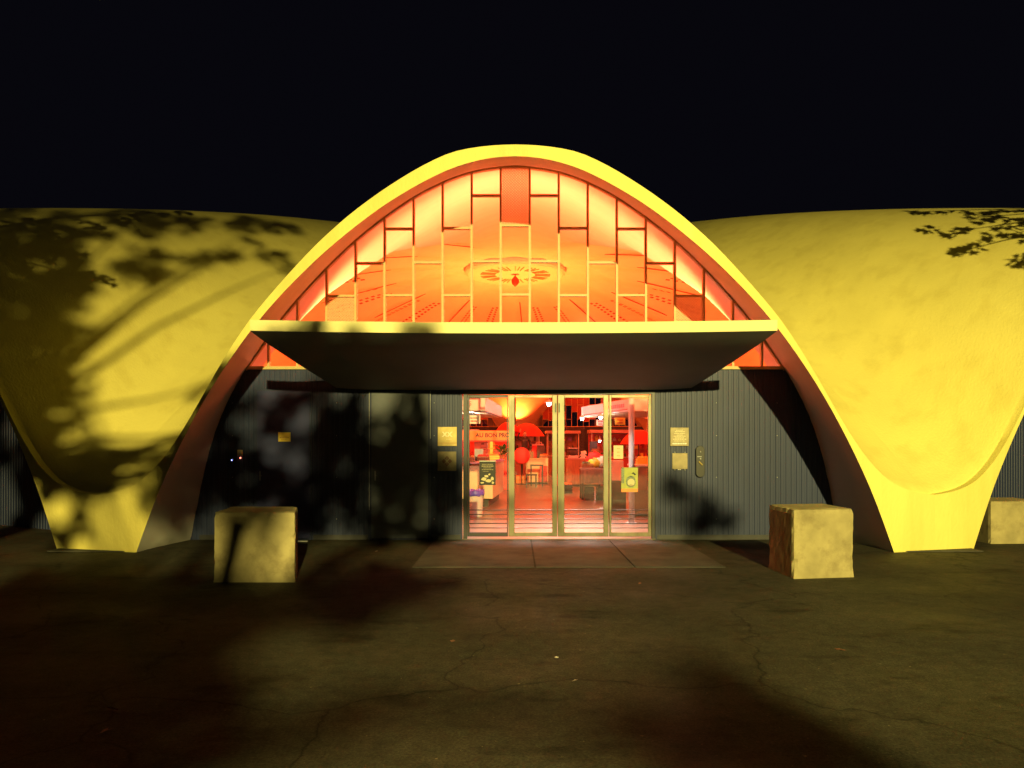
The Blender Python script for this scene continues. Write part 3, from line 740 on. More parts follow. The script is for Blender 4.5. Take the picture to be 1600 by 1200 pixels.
# parasols
def parasol(x, y, top, r, label):
    t = thing('red_parasol', label, 'parasol', (x,y,0), 0, 'open red parasols in the hall')
    n = 24; V = [(0,0,top)]; F = []
    for i in range(1,7):
        q = i/6
        for k in range(n):
            a = 2*PI*k/n; sc = 1-.06*q*abs(math.sin(4*a)); V.append((r*q*math.cos(a)*sc, r*q*math.sin(a)*sc, top-.75*r*q**2.2))
    F = [(0,1+k,1+(k+1)%n) for k in range(n)]+[(1+i*n+k,1+(i+1)*n+k,1+(i+1)*n+(k+1)%n,1+i*n+(k+1)%n) for i in range(5) for k in range(n)]
    link('canopy', mesh('canopy', V, F, M['red'], True), t); B().tube([(0,0,.0),(0,0,top-.01)], .018).obj('pole', M['dark'], t)
    B().lathe([(.22,0),(.22,.05),(.04,.08)], 16).obj('base', M['dark'], t)
parasol(-.30, 30.6, 2.46, .52, 'left one of the two red parasols side by side through the second door leaf')
parasol(.50, 30.9, 2.43, .74, 'right one of the two red parasols, behind the standing figure')
parasol(5.2, 31, 2.15, .8, 'red parasol partly hidden behind the white column')

# the standing figure
def person(x, y, z, label, pose, mats, hair=True, h=1.7, face=-1):
    t = thing('person', label, 'person', (x,y,z)); s = h/1.72
    def skin(name, verts, edges, radii, m, root=0):
        me = bpy.data.meshes.new(name); me.from_pydata([tuple(Vector(v)*s) for v in verts], edges, []); me.materials.append(m)
        o = link(name, me, t); md = o.modifiers.new('skin','SKIN'); sv = me.skin_vertices[0].data
        for q, r in zip(sv, radii): q.radius = (r[0]*s, r[1]*s) if isinstance(r, tuple) else (r*s, r*s)
        sv[root].use_root = True; sd = o.modifiers.new('sub','SUBSURF'); sd.levels = sd.render_levels = 2; md.use_smooth_shade = True
        return o
    L, Rr = pose
    v = [(0,0,.95),(0,0,1.12),(0,0,1.30),(0,0,1.42),(0,-.01,1.50),
         (.10,0,.88),(.11,-.01,.50),(.11,.02,.09),(.12,-.12,.03),(-.10,0,.88),(-.11,-.01,.50),(-.11,.02,.09),(-.12,-.12,.03),
         (.18,0,1.39),L[0],L[1],(-.18,0,1.39),Rr[0],Rr[1]]
    e = [(0,1),(1,2),(2,3),(3,4),(0,5),(5,6),(6,7),(7,8),(0,9),(9,10),(10,11),(11,12),(3,13),(13,14),(14,15),(3,16),(16,17),(17,18)]
    r = [(.13,.10),(.12,.09),(.14,.10),(.10,.07),.045,(.085,.085),.055,.04,.035,(.085,.085),.055,.04,.035,.055,.04,.032,.055,.04,.032]
    body = skin('body', v, e, r, mats[0])
    hb = B().ball((0,0,0), 1, 16, 12); hb.V = [(x*.078, y*.098-(.012 if y<-.5 and abs(x)<.25 and abs(z)<.2 else 0), z*.118-(.01 if z < -.5 else 0)) for x,y,z in hb.V]
    hd = hb.obj('head', mats[1], t, (0,-.02*s,1.60*s), smooth=True)
    for sx in (-1,1): B().ball((sx*.03,-.087,.012), .012, 8, 6).obj('eye', M['ink'], hd); B().ball((sx*.08,.0,0), .022, 8, 6, (.5,.8,1.2)).obj('ear', mats[1], hd)
    B().tube([(-.022,-.088,-.055),(.022,-.088,-.055)], .006, 6).obj('mouth', M['rust'], hd); B().tube([(0,-.09,.02),(0,-.115,-.018)], [.008,.014], 6).obj('nose', mats[1], hd)
    hr = B().ball((0,0,0), 1, 16, 12); hr.V = [(x*.086, y*.10+.018, max(z,-.35 if y > 0 else .25)*.125+.012) for x,y,z in hr.V]
    hr.obj('hair', mats[2], hd, smooth=True)
    for P0, P1, nm in ((L[0],L[1],'hand'),(Rr[0],Rr[1],'hand')):
        d = (Vector(P1)-Vector(P0)).normalized(); side = d.orthogonal().normalized(); w = Vector(P1)
        hv = [w, w+d*.08]; he = [(0,1)]; hrr = [.026,.03]
        for q, (o_, l) in enumerate(((-.03,.065),(-.01,.075),(.01,.07),(.03,.055))):
            b0 = w+d*.085+side*o_; n0 = len(hv); hv += [b0, b0+d*l*.6, b0+d*l+d.cross(side)*.02]; he += [(1,n0),(n0,n0+1),(n0+1,n0+2)]; hrr += [.010,.009,.008]
        n0 = len(hv); hv += [w+d*.03+side*.04, w+d*.07+side*.06]; he += [(0,n0),(n0,n0+1)]; hrr += [.012,.010]
        skin('hand', hv, he, hrr, mats[1])
    return t
person(.38, 29.3, .30, 'dark-clothed person with one arm raised before the red parasols', [[(.25,-.03,1.15),(.22,-.16,.95)], [(-.27,-.03,1.46),(-.20,-.10,1.68)]], (M['ink'], M['skin'], M['hair']), h=1.76)
B().box(-.35,.35,-.35,.35,0,.30).obj('podium', M['orange'], None, (.38,29.3,0), bevel=.01)
tag(bpy.data.objects['podium'], 'low orange podium under the person with the raised arm', 'podium')
t = thing('round_sign', 'large plain red round sign on a stand in front of the person', 'sign', (.25, 28.2, 0))
V = B().lathe([(.02,-.04),(.29,-.04),(.32,-.02),(.32,.02),(.29,.04),(.02,.04)], 32); V.V = [(x, z, y+1.11) for x,y,z in V.V]
V.obj('disc', M['red'], t, smooth=True); B().tube([(0,.05,.02),(0,.05,1.1)], .02).obj('pole', M['black'], t); B().lathe([(.18,0),(.18,.02),(.02,.03)], 16).obj('base', M['black'], t)
# centre counter
t = counter('centre_counter', 'yellow-cream counter in the middle of the hall behind the black stools', [(.42,28.6),(1.28,28.6),(1.30,29.6),(.42,29.6)], .06, 1.0, M['cream'], M['cream'])
B().box(.53,.84,-.012,-.002,.08,.70).obj('red_panel', M['redpaint'], t)
t = thing('menu_board', 'dark tapered board standing on the yellow-cream counter', 'menu board', (1.02,28.9,1.001))
B().slabxz([(-.17,0),(.19,0),(.15,.5),(-.17,.5)], 0, .04).obj('board', M['dark'], t); B().box(-.15,.12,.04,.3,0,.03).obj('foot', M['dark'], t)
t = thing('red_machine', 'red machine with pale trim behind the dark menu board', 'machine', (.85,29.3,1.001))
B().box(-.2,.3,0,.28,0,.5).obj('body', M['red'], t, bevel=.03); B().box(-.18,.28,-.02,0,.5,.56).obj('trim', M['pink'], t); B().tube([(0,.1,.5),(0,.1,.62),(.2,.1,.62),(.2,.1,.5)], .02).obj('handle', M['pink'], t)
t = thing('paper_bag', 'pale paper bag on the left end of the yellow-cream counter', 'bag', (.62,28.85,1.001)); B().box(-.1,.1,-.06,.06,0,.26).obj('bag', M['tan'], t, bevel=.015); B().tube([(-.05,-.06,.25),(-.05,-.06,.33),(.05,-.06,.33),(.05,-.06,.25)], .006, 6).obj('handle', M['tan'], t)
def stool(x, y, w, h, label):
    t = thing('metal_stool', label, 'stool', (x,y,0), 0, 'black metal stools in the hall'); w /= 2
    for sx in (-1,1):
        for sy in (-1,1): B().box(sx*w-.018,sx*w+.018,sy*w-.018,sy*w+.018,0,h-.03).obj('leg', M['black'], t)
    B().box(-w-.03,w+.03,-w-.03,w+.03,h-.03,h+.01).obj('seat', M['black'], t, bevel=.005)
    B().box(-w+.018,w-.018,-w-.01,-w+.01,.12,.15).obj('footrest', M['black'], t)
stool(.80, 27.4, .42, .78, 'tall black square stool before the yellow-cream counter')
stool(.58, 26.6, .34, .46, 'low black square stool in front of the tall one')
# right side
t = counter('wooden_counter', 'brown wooden counter with a pink top through the third door leaf', [(1.88,27),(3.2,27),(3.2,28),(1.88,28)], .08, 1.03, M['wood'], M['pink'])
t = thing('weighing_scale', 'dark red round-backed scale on the pink topped counter', 'scale', (2.15,27.3,1.031))
B().box(-.18,.18,-.12,.12,0,.1).obj('body', M['white'], t, bevel=.02); B().ball((0,.02,.24), .19, 14, 10, (1,.5,.8)).obj('dial', M['dark'], t, smooth=True); B().box(-.2,.2,-.1,.1,.36,.39).obj('pan', M['white'], t)
t = thing('paper_stack', 'bright white crumpled papers beside the scale on the pink counter', 'papers', (2.5,27.15,1.031)); pb = B()
for k in range(5):
    pb.V and None; a = random.uniform(-.4,.4); z = k*.05; pb.add([(-.1+a*.1,-.08,z),(.1+a*.1,-.07,z+.02),(.09,.08,z+.08),(-.08,.07,z+.05),(-.1+a*.1,-.08,z+.004),(.1+a*.1,-.07,z+.024),(.09,.08,z+.084),(-.08,.07,z+.054)], [(3,2,1,0),(4,5,6,7),(0,1,5,4),(1,2,6,5),(2,3,7,6),(3,0,4,7)])
pb.obj('sheets', M['paper'], t)
t = thing('paper_bag', 'tan paper sack at the right end of the pink topped counter', 'bag', (2.95,27.2,1.031)); B().prism([(-.17,-.1),(.17,-.1),(.16,.1),(-.16,.1)],0,.3).obj('sack', M['tan'], t, bevel=.02); B().box(-.12,.12,-.06,.06,.3,.36).obj('folded_top', M['tan'], t)
t = thing('draped_table', 'table draped in tan cloth with dark crates beneath', 'table', (1.86, 20.8, 0))
B().prism([(0,0),(1.2,0),(1.25,.8),(0,.8)], .86, .90).obj('tabletop', M['wood'], t); cl = B(); n = 34
pts = []
for k in range(n): 
    q = k/(n-1); x = -.02+1.26*q; pts.append((x, -.03-.012*math.sin(q*60)))
V = []; F = []
for x,y in pts: V += [(x, .4, .912),(x, -.005, .910),(x, y, .84),(x, y-.01, .46+.015*math.sin(x*20))]
F = [(4*k+j, 4*k+4+j, 4*k+5+j, 4*k+1+j) for k in range(n-1) for j in range(3)]
cl.add(V,F); cl.obj('cloth', M['tan'], t, smooth=True)
for x in (.05,1.15):
    for y in (.05,.7): B().box(x-.025,x+.025,y-.025,y+.025,0,.86).obj('leg', M['dark'], t)
for k, (x, w) in enumerate(((2.02,.28),(2.5,.5))):
    c_ = thing('dark_crate', 'dark crate on the floor under the %s end of the draped table' % ('narrow left','right')[k], 'crate', (x+.05,20.72+.1*k,0))
    b = B().box(-w/2,w/2,-.2,.2,0,.02)
    for z in (.03,.15,.27): b.box(-w/2,w/2,-.2,-.185,z,z+.1).box(-w/2,w/2,.185,.2,z,z+.1).box(-w/2,-w/2+.015,-.185,.185,z,z+.1).box(w/2-.015,w/2,-.185,.185,z,z+.1)
    b.obj('slats', M['dark'], c_); B().box(-w/2+.016,-w/2+.04,-.184,-.16,.02,.37).box(w/2-.04,w/2-.016,-.184,-.16,.02,.37).obj('corner_posts', M['dark'], c_)
def sack(x,y,z,label,m,r,sq):
    b = B().ball((0,0,r*sq[2]*.92), r, 14, 10, sq); b.V = [(x_*(1+.10*math.sin(9*z_*3+x_*20)), y_, max(z_,0)+.02*math.sin(x_*35)) for x_,y_,z_ in b.V]
    t = thing('produce_bag', label, 'bag', (x,y,z)); b.obj('bag', m, t, smooth=True); B().lathe([(.02,r*sq[2]*1.8),(.05,r*sq[2]*1.95),(.03,r*sq[2]*2.05)], 8).obj('knot', m, t)
sack(2.25,20.95,.913,'yellow plump bag on the draped table', M['yellow'], .17,(1,.8,.8)); sack(2.46,21.05,.913,'white bag beside the yellow bag on the draped table', M['paper'], .19,(.9,.8,.85))
sack(2.32,21.45,.91,'red bag behind the yellow bag on the draped table', M['red'], .24,(1.1,.6,.95))
# right stall with canopy, column and speckled cabinet
RQ = [(1.92,21.4),(2.68,17.2),(6.2,17.2),(6.2,21.4)]
t = stall_hood('long pale stall canopy with a red stripe through the two right door leaves', RQ, 2.36, 2.66, M['white'], M['cream'], [(6.0,17.5),(6.0,21.1)], GL)
d = (Vector((.76,-4.2))).normalized(); st = B(); nrm = Vector((-d.y*-1, 0))
def along(a, b, z0, z1, off=.012):
    p, q = d*a, d*b; nn = Vector((d.y, -d.x))*off*1.0
    st.add([(p.x+nn.x,p.y+nn.y,z0),(q.x+nn.x,q.y+nn.y,z0),(q.x+nn.x,q.y+nn.y,z1),(p.x+nn.x,p.y+nn.y,z1),(p.x,p.y,z0),(q.x,q.y,z0),(q.x,q.y,z1),(p.x,p.y,z1)], [(0,1,2,3),(0,4,5,1),(3,2,6,7),(0,3,7,4),(1,5,6,2)])
along(.3,4.1,2.40,2.425)
k = 2.2
while k < 3.9: l = random.uniform(.06,.16); along(k, k+l, 2.47, 2.56); k += l+.05
st.obj('red_stripe', M['redpaint'], t)
t = counter('speckled_counter', 'green speckled counter with a tan upper panel behind the green poster', [(2.60,16.2),(4.8,16.2),(4.8,17.0),(2.62,17.0)], .03, 1.14, M['green'], M['paper'])
B().box(-.008,2.2,-.012,-.002,.58,1.08).obj('upper_panel', M['tan'], t)
t = thing('steel_column', 'slim white steel column behind the rightmost door leaf', 'column', (2.34,14.8,0))
B().lathe([(.06,.02),(.06,3.3)], 24).obj('shaft', M['white'], t, smooth=True); B().lathe([(.13,.004),(.13,.02)], 24).obj('base_plate', M['grey'], t); B().lathe([(.12,3.3),(.12,3.33)], 24).obj('cap', M['white'], t)
for k in range(4): B().ball((.1*math.cos(k*PI/2+.7), .1*math.sin(k*PI/2+.7), .025), .014, 8, 6).obj('bolt', M['grey'], bpy.data.objects['steel_column'])
t = thing('carton_stack', 'two white cartons stacked left of the slim column', 'cartons', (2.42,17.6,0))
B().box(-.16,.16,-.15,.15,.72,.96).obj('lower_carton', M['paper'], t, bevel=.006); B().box(-.14,.15,-.14,.13,.962,1.2).obj('upper_carton', M['paper'], t, bevel=.006); B().box(-.2,.2,-.2,.2,0,.718).obj('stand', M['dark'], t)
for k,(x,m1,m2) in enumerate(((2.95,'yellow','yellow'),(3.5,'wood','plant'))): crate(x,16.6,1.141,('yellow crate of yellow fruit on the speckled counter','wooden crate of green leaves on the speckled counter')[k], M[m1], M[m2])
t = thing('display_screen', 'dark blue screen on a post beyond the draped table', 'screen', (3.02,28.4,0)); B().box(-.15,.15,0,.05,1.25,1.66).obj('panel', M['ink'], t, bevel=.01); B().tube([(0,.03,0.02),(0,.03,1.25)], .02).obj('post', M['black'], t); B().lathe([(.15,0),(.15,.02)], 14).obj('base', M['black'], t)
# back rows of stalls across the hall, before the far arches
def back_stall(x0, x1, y, label, panel, goods, sign=None):
    t = thing('market_stall', label, 'market stall', (x0,y,0)); w = x1-x0
    B().box(0,w,1.2,1.25,0,2.0).obj('back_panel', panel, t); B().box(-.05,w+.05,-.2,1.3,2.02,2.16).obj('awning', M['pink'], t, bevel=.01)
    B().box(0,w,0,.6,0,.95).obj('counter_front', panel, t); B().box(-.03,w+.03,-.05,.62,.95,.99).obj('worktop', M['white'], t)
    for x in (.03,w-.03): B().tube([(x,0,.99),(x,0,2.02)], .025).obj('post', M['white'], t)
    for z in (1.3,1.65): B().box(.05,w-.05,.95,1.2,z,z+.03).obj('shelf', M['wood'], t)
    g = {}
    for z in (.99,1.33,1.68):
        x = .1
        while x < w-.15:
            m = random.choice(goods); hh = random.uniform(.10,.26); ww = random.uniform(.07,.2)
            y0 = 1.0 if z > 1 else .15
            if random.random() < .5: g.setdefault(m, B()).lathe([(ww/2.2,z),(ww/2,z+hh*.6),(ww/5,z+hh*.8),(ww/5,z+hh)], 10, x+ww/2, y0+.1)
            else: g.setdefault(m, B()).box(x,x+ww,y0,y0+.16,z,z+hh)
            x += ww+random.uniform(.02,.1)
    for m, b in g.items(): b.obj('goods', M[m], t)['kind'] = 'stuff'
    return t
G = ['redpaint','yellow','dark','white','plant','orange','tan','pink','purple']
back_stall(3.3,6.8,32,'far stall of red panels and mixed goods beyond the wooden counter', M['redpaint'], G)
back_stall(7.4,11.,33,'far stall right of the red panelled one, with an orange back', M['orange'], G)
back_stall(1.5,3.0,34.5,'narrow far stall with a wooden back behind the scale', M['wood'], G)
back_stall(-5.,-1.6,31,'far stall with red panels behind the lettered fascia', M['redpaint'], G)
back_stall(-1.3,1.2,36,'distant pale stall in the centre of the hall behind the person', M['pink'], G)
def placard(x, y, z, label, m, w=.3, h=.2):
    t = thing('price_placard', label, 'placard', (x,y,z)); B().box(-w/2,w/2,0,.008,-h/2,h/2).obj('card', m, t)
    for sx in (-.4,.4): B().box(sx*w-.003,sx*w+.003,.002,.006,h/2,h/2+.12).obj('string', M['dark'], t)
    lines(t, [(.03,w*.6,.03,0),(-.04,w*.5,.04,0)], 0, M['redpaint'])
placard(-.95,16.9,2.16,'white price placard hanging under the pale left canopy',M['paper']); placard(2.62,18.4,2.16,'yellow price placard hanging under the long right canopy',M['yellow'],.26,.18)
placard(2.34,20.2,2.17,'small white price placard near the tip of the long right canopy',M['paper'],.22,.16)
for k,(x,y,z,l,m1,m2) in enumerate([(-.86,19.9,1.131,'crate of red fruit near the cream counter corner','wood','red'),(-.62,21.0,1.131,'yellow crate at the far end of the cream counter','yellow','orange'),(1.66,23.6,0,'lower crate of a pair on the floor in the middle aisle','dark','plant'),(1.66,23.6,.16,'upper crate of a pair on the floor in the middle aisle','dark','orange'),(2.05,20.95,.912,'small crate of greens on the left of the draped table','wood','plant'),(2.75,20.95,.912,'small crate of red fruit on the right of the draped table','wood','red'),(1.12,28.85,1.001,'crate of fruit on the right of the yellow-cream counter','wood','orange')]):
    crate(x,y,z,l,M[m1],M[m2],.34,.26)
t = thing('handcart', 'dark two-wheeled handcart parked by the middle aisle', 'handcart', (1.55,25.6,0))
B().tube([(-.15,0,.1),(-.15,.12,1.05),(.15,.12,1.05),(.15,0,.1)], .014).obj('frame', M['black'], t); B().box(-.17,.17,-.22,0,.08,.1).obj('toe_plate', M['black'], t)
for x in (-.2,.2): V_ = B().lathe([(.02,-.02),(.1,-.02),(.1,.02),(.02,.02)], 16); V_.V = [(z+x, yy+.04, xx+.1) for xx,yy,z in V_.V]; V_.obj('wheel', M['ink'], t)
B().box(-.16,.16,-.2,.0,.101,.5).obj('load', M['redpaint'], t, bevel=.01)
# lights inside
bulb((-1.02,17.4,2.25), 'bright white lamp under the pale left stall canopy', 40)
bulb((1.01,22,2.79), 'grey-shaded white lamp hanging over the middle aisle', 40, r=.075, drop=.9)
bulb((1.90,20.9,2.30), 'small white bulb at the tip of the long right canopy', 26, r=.05, drop=.05)
bulb((2.22,19.1,2.28), 'white bulb under the middle of the long right canopy', 26, r=.05, drop=.07)
bulb((3.17,27.6,1.68), 'low white bulb beside the dark blue screen', 14, r=.05, drop=.2)
t = thing('strip_light', 'white strip light fixed above the glass doors inside', 'strip light', (1.0, 13.9, 3.0))
B().box(-1.1,1.1,-.06,.06,0,.06).obj('housing', M['white'], t); B().tube([(-1.05,0,-.02),(1.05,0,-.02)], .02, 8).obj('tube', M['tube'], t)
for x in (-.9,.9): B().box(x-.02,x+.02,-1.45,-.06,.02,.05).obj('bracket', M['grey'], t)
l = lamp('strip_light_lamp', 'AREA', (0,0,-.06), 260, (1,.93,.80), parent=t, spread=math.radians(85), shape='RECTANGLE', size=2.1, size_y=.08)

# ================================================================== street lamp and trees (behind and beside the photographer)
t = thing('street_lamp', 'tall grey street lamp behind the photographer', 'street lamp', (LAMP.x, LAMP.y-1.4, 0))
B().lathe([(.16,0),(.16,.6),(.09,.7),(.06,11.1)], 16).obj('pole', M['grey'], t); B().tube([(0,0,11.05),(0,.6,11.3),(0,1.1,11.32)], .04).obj('arm', M['grey'], t); B().box(-.16,.16,1.05,1.75,11.26,11.36).obj('lamp_head', M['grey'], t)
street_light.parent = t; street_light.location = (0, 1.4, 11.0)

def leaf_mesh(centres, name):
    """palmate plane-tree leaves: five-lobed, slightly cupped"""
    lobes = [(0,0),(.28,-.12),(.62,.02),(.36,.22),(.66,.62),(.24,.52),(0,1.0),(-.24,.52),(-.66,.62),(-.36,.22),(-.62,.02),(-.28,-.12)]
    P = np.array([(x, y, -.12*(x*x+ (y-.4)**2)) for x,y in lobes]+[(0,.3,.03)]); V = []; F = []
    for c, s in centres:
        q = rng.normal(size=4); q /= np.linalg.norm(q); w,x,y,z = q
        Rm = np.array([[1-2*(y*y+z*z),2*(x*y-z*w),2*(x*z+y*w)],[2*(x*y+z*w),1-2*(x*x+z*z),2*(y*z-x*w)],[2*(x*z-y*w),2*(y*z+x*w),1-2*(x*x+y*y)]])
        n0 = len(V); V += [tuple(v) for v in (P*s)@Rm.T+np.array(c)]
        F += [(n0+12, n0+k, n0+(k+1)%12) for k in range(12)]
    return mesh(name, V, F, M['leaf'])
def plane_tree(label, base, fork, clusters, nleaf, size, every=1):
    """clusters: (x, y, z, radius) world positions of the leaf clumps"""
    t = thing('plane_tree', label, 'tree', base); b0 = Vector(base); tb = B()
    f = Vector(fork)-b0
    tb.tube([(0,0,0),(f.x*.1,f.y*.1,f.z*.4),(f.x*.5,f.y*.5,f.z*.8),f], [.26,.22,.19,.16], 12)
    pts = []
    for q_, (x,y,z,r) in enumerate(clusters):
        e = Vector((x,y,z))-b0
        if q_ % every == 0: mid = f.lerp(e,.5)+Vector((0,0,.25)); tb.tube([f, mid, e], [.05,.03,.008], 6)
        for _ in range(nleaf):
            v = rng.normal(size=3); v *= r*rng.random()**.45/np.linalg.norm(v); v[2] *= .7
            pts.append((np.array(e)+v, size*rng.uniform(.7,1.25)))
    tb.obj('trunk', M['bark'], t, smooth=True); link('crown', leaf_mesh(pts, 'crown'), t)
    return t
#TREES-BEGIN
def clumps(s, r): return [(*map(float, c.split(',')), r) for c in s.split()]
NEAR_CROWN = "-2.33,-4.79,7.64 -0.12,-4.79,6.55 -1.71,-4.79,6.17 -2.49,-4.78,8.3 -1.79,-4.78,8.09 1,-4.76,5.87 -2.05,-4.76,7.57 0.92,-4.76,6.12 1.2,-4.75,5.99 -0.77,-4.74,4.87 -1.6,-4.74,5.72 -2.17,-4.73,8.22 -2.41,-4.73,8.11 -2.71,-4.73,6.63 1.19,-4.73,5.77 -1.86,-4.71,6.57 1.11,-4.71,6.19 -0.71,-4.71,5.57 -0.5,-4.71,6.06 -1.75,-4.7,7.87 -2.05,-4.67,8.74 1.39,-4.67,6.31 -1.35,-4.66,5.76 -1.3,-4.66,8.09 -1.07,-4.6,8.35 -0.54,-4.58,5.83 -1.26,-4.57,8.53 -2.89,-4.57,7.17 -2.5,-4.57,7.82 1.02,-4.57,5.32 -1.96,-4.55,8.39 -1.83,-4.55,7.41 -2.43,-4.53,7.62 0.38,-4.51,5.45 -1.77,-4.5,5.82 -0.6,-4.5,6.83 -0.69,-4.5,5.51 -0.18,-4.5,5.63 -1.9,-4.49,7.02 -2.59,-4.48,8.34 -1.87,-4.48,7.92 0.47,-4.48,5.81 -2.79,-4.47,6.62 -2.75,-4.47,8.76 1.41,-4.46,5.93 -0.21,-4.45,6.43 0.7,-4.44,6.38 -2.28,-4.44,7.17 -2.32,-4.43,8.06 3.77,-4.42,5.39 -1.63,-4.42,5.27 -2.31,-4.39,8.33 1.2,-4.38,5.96 -1.9,-4.38,6.75 1.37,-4.37,5.23 -2.03,-4.36,6 1.19,-4.35,6.19 0.96,-4.34,5.97 0.99,-4.33,5.48 -2.64,-4.33,6.28 -2.12,-4.3,7.83 0,-4.3,5.9 -1.92,-4.28,5.63 -0.66,-4.28,5.67 -1.48,-4.27,5.63 1.3,-4.26,5.54 1.53,-4.26,5.83 -2.54,-4.25,7.02 -2.56,-4.25,7.9 -2.15,-4.25,7.46 3.91,-4.22,5.35 -2.35,-4.22,6.65 -1.96,-4.21,6.6 1.07,-4.2,5.76 0.24,-4.2,5.5 0.37,-4.2,6.55 -1.87,-4.17,6.37 -1.19,-4.17,8.14 -0.78,-4.16,5.53 -2.17,-4.15,7.01 -2.98,-4.15,8.66 -0.03,-4.14,6.22 1.18,-4.12,5.95 0.68,-4.11,5.73 -2.78,-4.08,7.74 -0.99,-4.08,8.51 -1.77,-4.07,5.77 0.42,-4.07,6.25 -1.46,-4.07,5.55 0.09,-4.07,5.62 -2.55,-4.06,7.43 -2.75,-4.04,8.72 -2.12,-4.04,8.97 -2.23,-4.03,8.36 -1.98,-4.03,7.07 -2.91,-4.03,6.21 -2.91,-4.02,8.29 -2.01,-4.02,7.95 -2.33,-4.02,7.02 -1.81,-4,5.5 -2.33,-3.97,7.28 -2.48,-3.96,8.15 -0.3,-3.95,5.78 -2.74,-3.95,7.49 1.32,-3.94,5.14 -2.07,-3.94,6.63 -2.84,-3.93,8.55 0.71,-3.93,5.93 -1.95,-3.91,5.78 -2.61,-3.91,7.85 -0.72,-3.9,5.8 0.53,-3.9,5.47 0.31,-3.89,5.6 -2.13,-3.89,7.18 -1.63,-3.89,5.54 -0.82,-3.88,5.43 0.01,-3.86,6.2 1.14,-3.86,6.1 0.55,-3.85,5.74 0.01,-3.84,5.68 -2.19,-3.82,6.23 -1.47,-3.82,8.09 0.34,-3.82,6.01 -2.39,-3.8,7.4 -0.48,-3.79,5.97 -2.12,-3.78,6.46 -0.52,-3.75,5.57 -2.56,-3.75,6.94 -3.01,-3.74,6.57 -1.8,-3.73,5.01 0.26,-3.73,5.31 -2.19,-3.71,8.53 -2.05,-3.7,6.04 -0.69,-3.69,5.98 1.21,-3.67,5.67 -2.9,-3.66,8.56 1.05,-3.66,6.18 -1.87,-3.66,6.45 -2.22,-3.66,8.03 -2.21,-3.65,5.79 -0.97,-3.65,5.22 0.63,-3.64,5.98 -0.7,-3.63,5.72 -2.5,-3.62,8.02 -2.37,-3.61,6.96 -2.71,-3.6,7.34 -2.49,-3.6,6.57 -2.76,-3.57,7.58 -1.43,-3.57,8.93 -2.22,-3.54,6.31 0.07,-3.53,5.24 0.54,-3.49,5.1 0.86,-3.46,5.96 -1.38,-3.46,9.19 -2.6,-3.46,7 -3.12,-3.45,8.19 -2.42,-3.44,8.18 -1.66,-3.44,8.13 -2.8,-3.43,6.9 -1.74,-3.43,9.22 -2.62,-3.42,6.71 -0.58,-3.42,5.69 -0.44,-3.41,8.73 -2.24,-3.41,8.49 0.2,-3.4,6.29 1.08,-3.38,5.03 -2.4,-3.33,6.59 -2.37,-3.33,7.35 -2.93,-3.33,8.31 0.44,-3.32,6.07 -1.6,-3.32,5.6 -2.55,-3.31,7.59 -2.35,-3.3,6 -3.06,-3.29,5.88 -2.56,-3.27,7.27 0,-3.26,5.26 0.61,-3.26,5.05 0.94,-3.26,5.54 -2.22,-3.25,8.92 -0.67,-3.25,5.97 -1.9,-3.25,7.99 1.32,-3.25,5.5 0.52,-3.23,5.72 -0.16,-3.22,6.19 -2.83,-3.22,7.58 0.41,-3.21,5.35 -1.38,-3.2,8.42 -2.73,-3.17,8.06 0.28,-3.17,5.65 -2.38,-3.17,8.48 -3.31,-3.17,6.25 -0.82,-3.16,5.45 -3.13,-3.16,7.89 -2.34,-3.13,7.76 -3.02,-3.12,7.14 -1.91,-3.11,8.83 0.99,-3.1,5.02 -3.22,-3.09,5.84 1,-3.09,5.81 0.56,-3.08,5.15 0.47,-3.08,6.12 -0.74,-3.07,5.82 -2.4,-3.06,7.02 -2.54,-3.04,7.21 -2.33,-3.02,7.54 -1.47,-3.01,9.05 -3.49,-3,6 -3.37,-2.99,6.62 -1.76,-2.98,7.96 -2.2,-2.98,8.78 -0.73,-2.91,9.37 -2.05,-2.91,7.97 -1.03,-2.89,8.59 -3.6,-2.88,6.28 -3.64,-2.85,6.95 -1.77,-2.81,9.08 -2.91,-2.67,8.35 -1.92,-2.66,8.63 -3.4,-2.63,5.93 -2.51,-2.6,7.76 -3.36,-2.59,7.66 -2.84,-2.55,8.64 -3.69,-2.54,5.93 -1.14,-2.53,9.16 -2.68,-2.5,7.83 -2.82,-2.47,7.33 -2.52,-2.45,7.42 -0.76,-2.34,9.48 -3.78,-2.27,5.78 -2.18,-2.25,8.52 -3.56,-2.22,6.07 -3.29,-2.22,5.78 -1.14,-2.22,9.43 -2.29,-2.2,8.79 -3.82,-2.14,6.49 -2.66,-2.14,8.93 -3.56,-2.13,8.57 -2.58,-2.12,8.32 -3.06,-2.11,8.64 -2.43,-2.04,8.96 -2.19,-1.92,9.09 -1.25,-1.92,9.17 -2.98,-1.79,7.96 -3.06,-1.76,8.18 -3.88,-1.74,6.2 -4.17,-1.58,6.41 -2.38,-1.3,7.99 -1.35,-1.22,9.4 -0.85,-1.17,9.38 -2.45,-1.14,8.76 -1.57,-1.12,8.34 -1.15,-1.1,8.61 -0.88,-1.06,8.36 -2.85,-0.93,8.48 -2.49,-0.91,8.73 -2.1,-0.87,9.05 -1.49,-0.82,9.17 -2.25,-0.68,8.87 -1.92,-0.5,8.15 -2.85,-0.43,8.86 -1.19,-0.43,9.38 -2.26,-0.18,8.79 -1.24,0.11,8.44 -2.06,0.36,8.97 -1.36,0.46,9.22 -2,0.56,9.21 -1.72,0.57,8.63 -1.73,1.14,8.97"
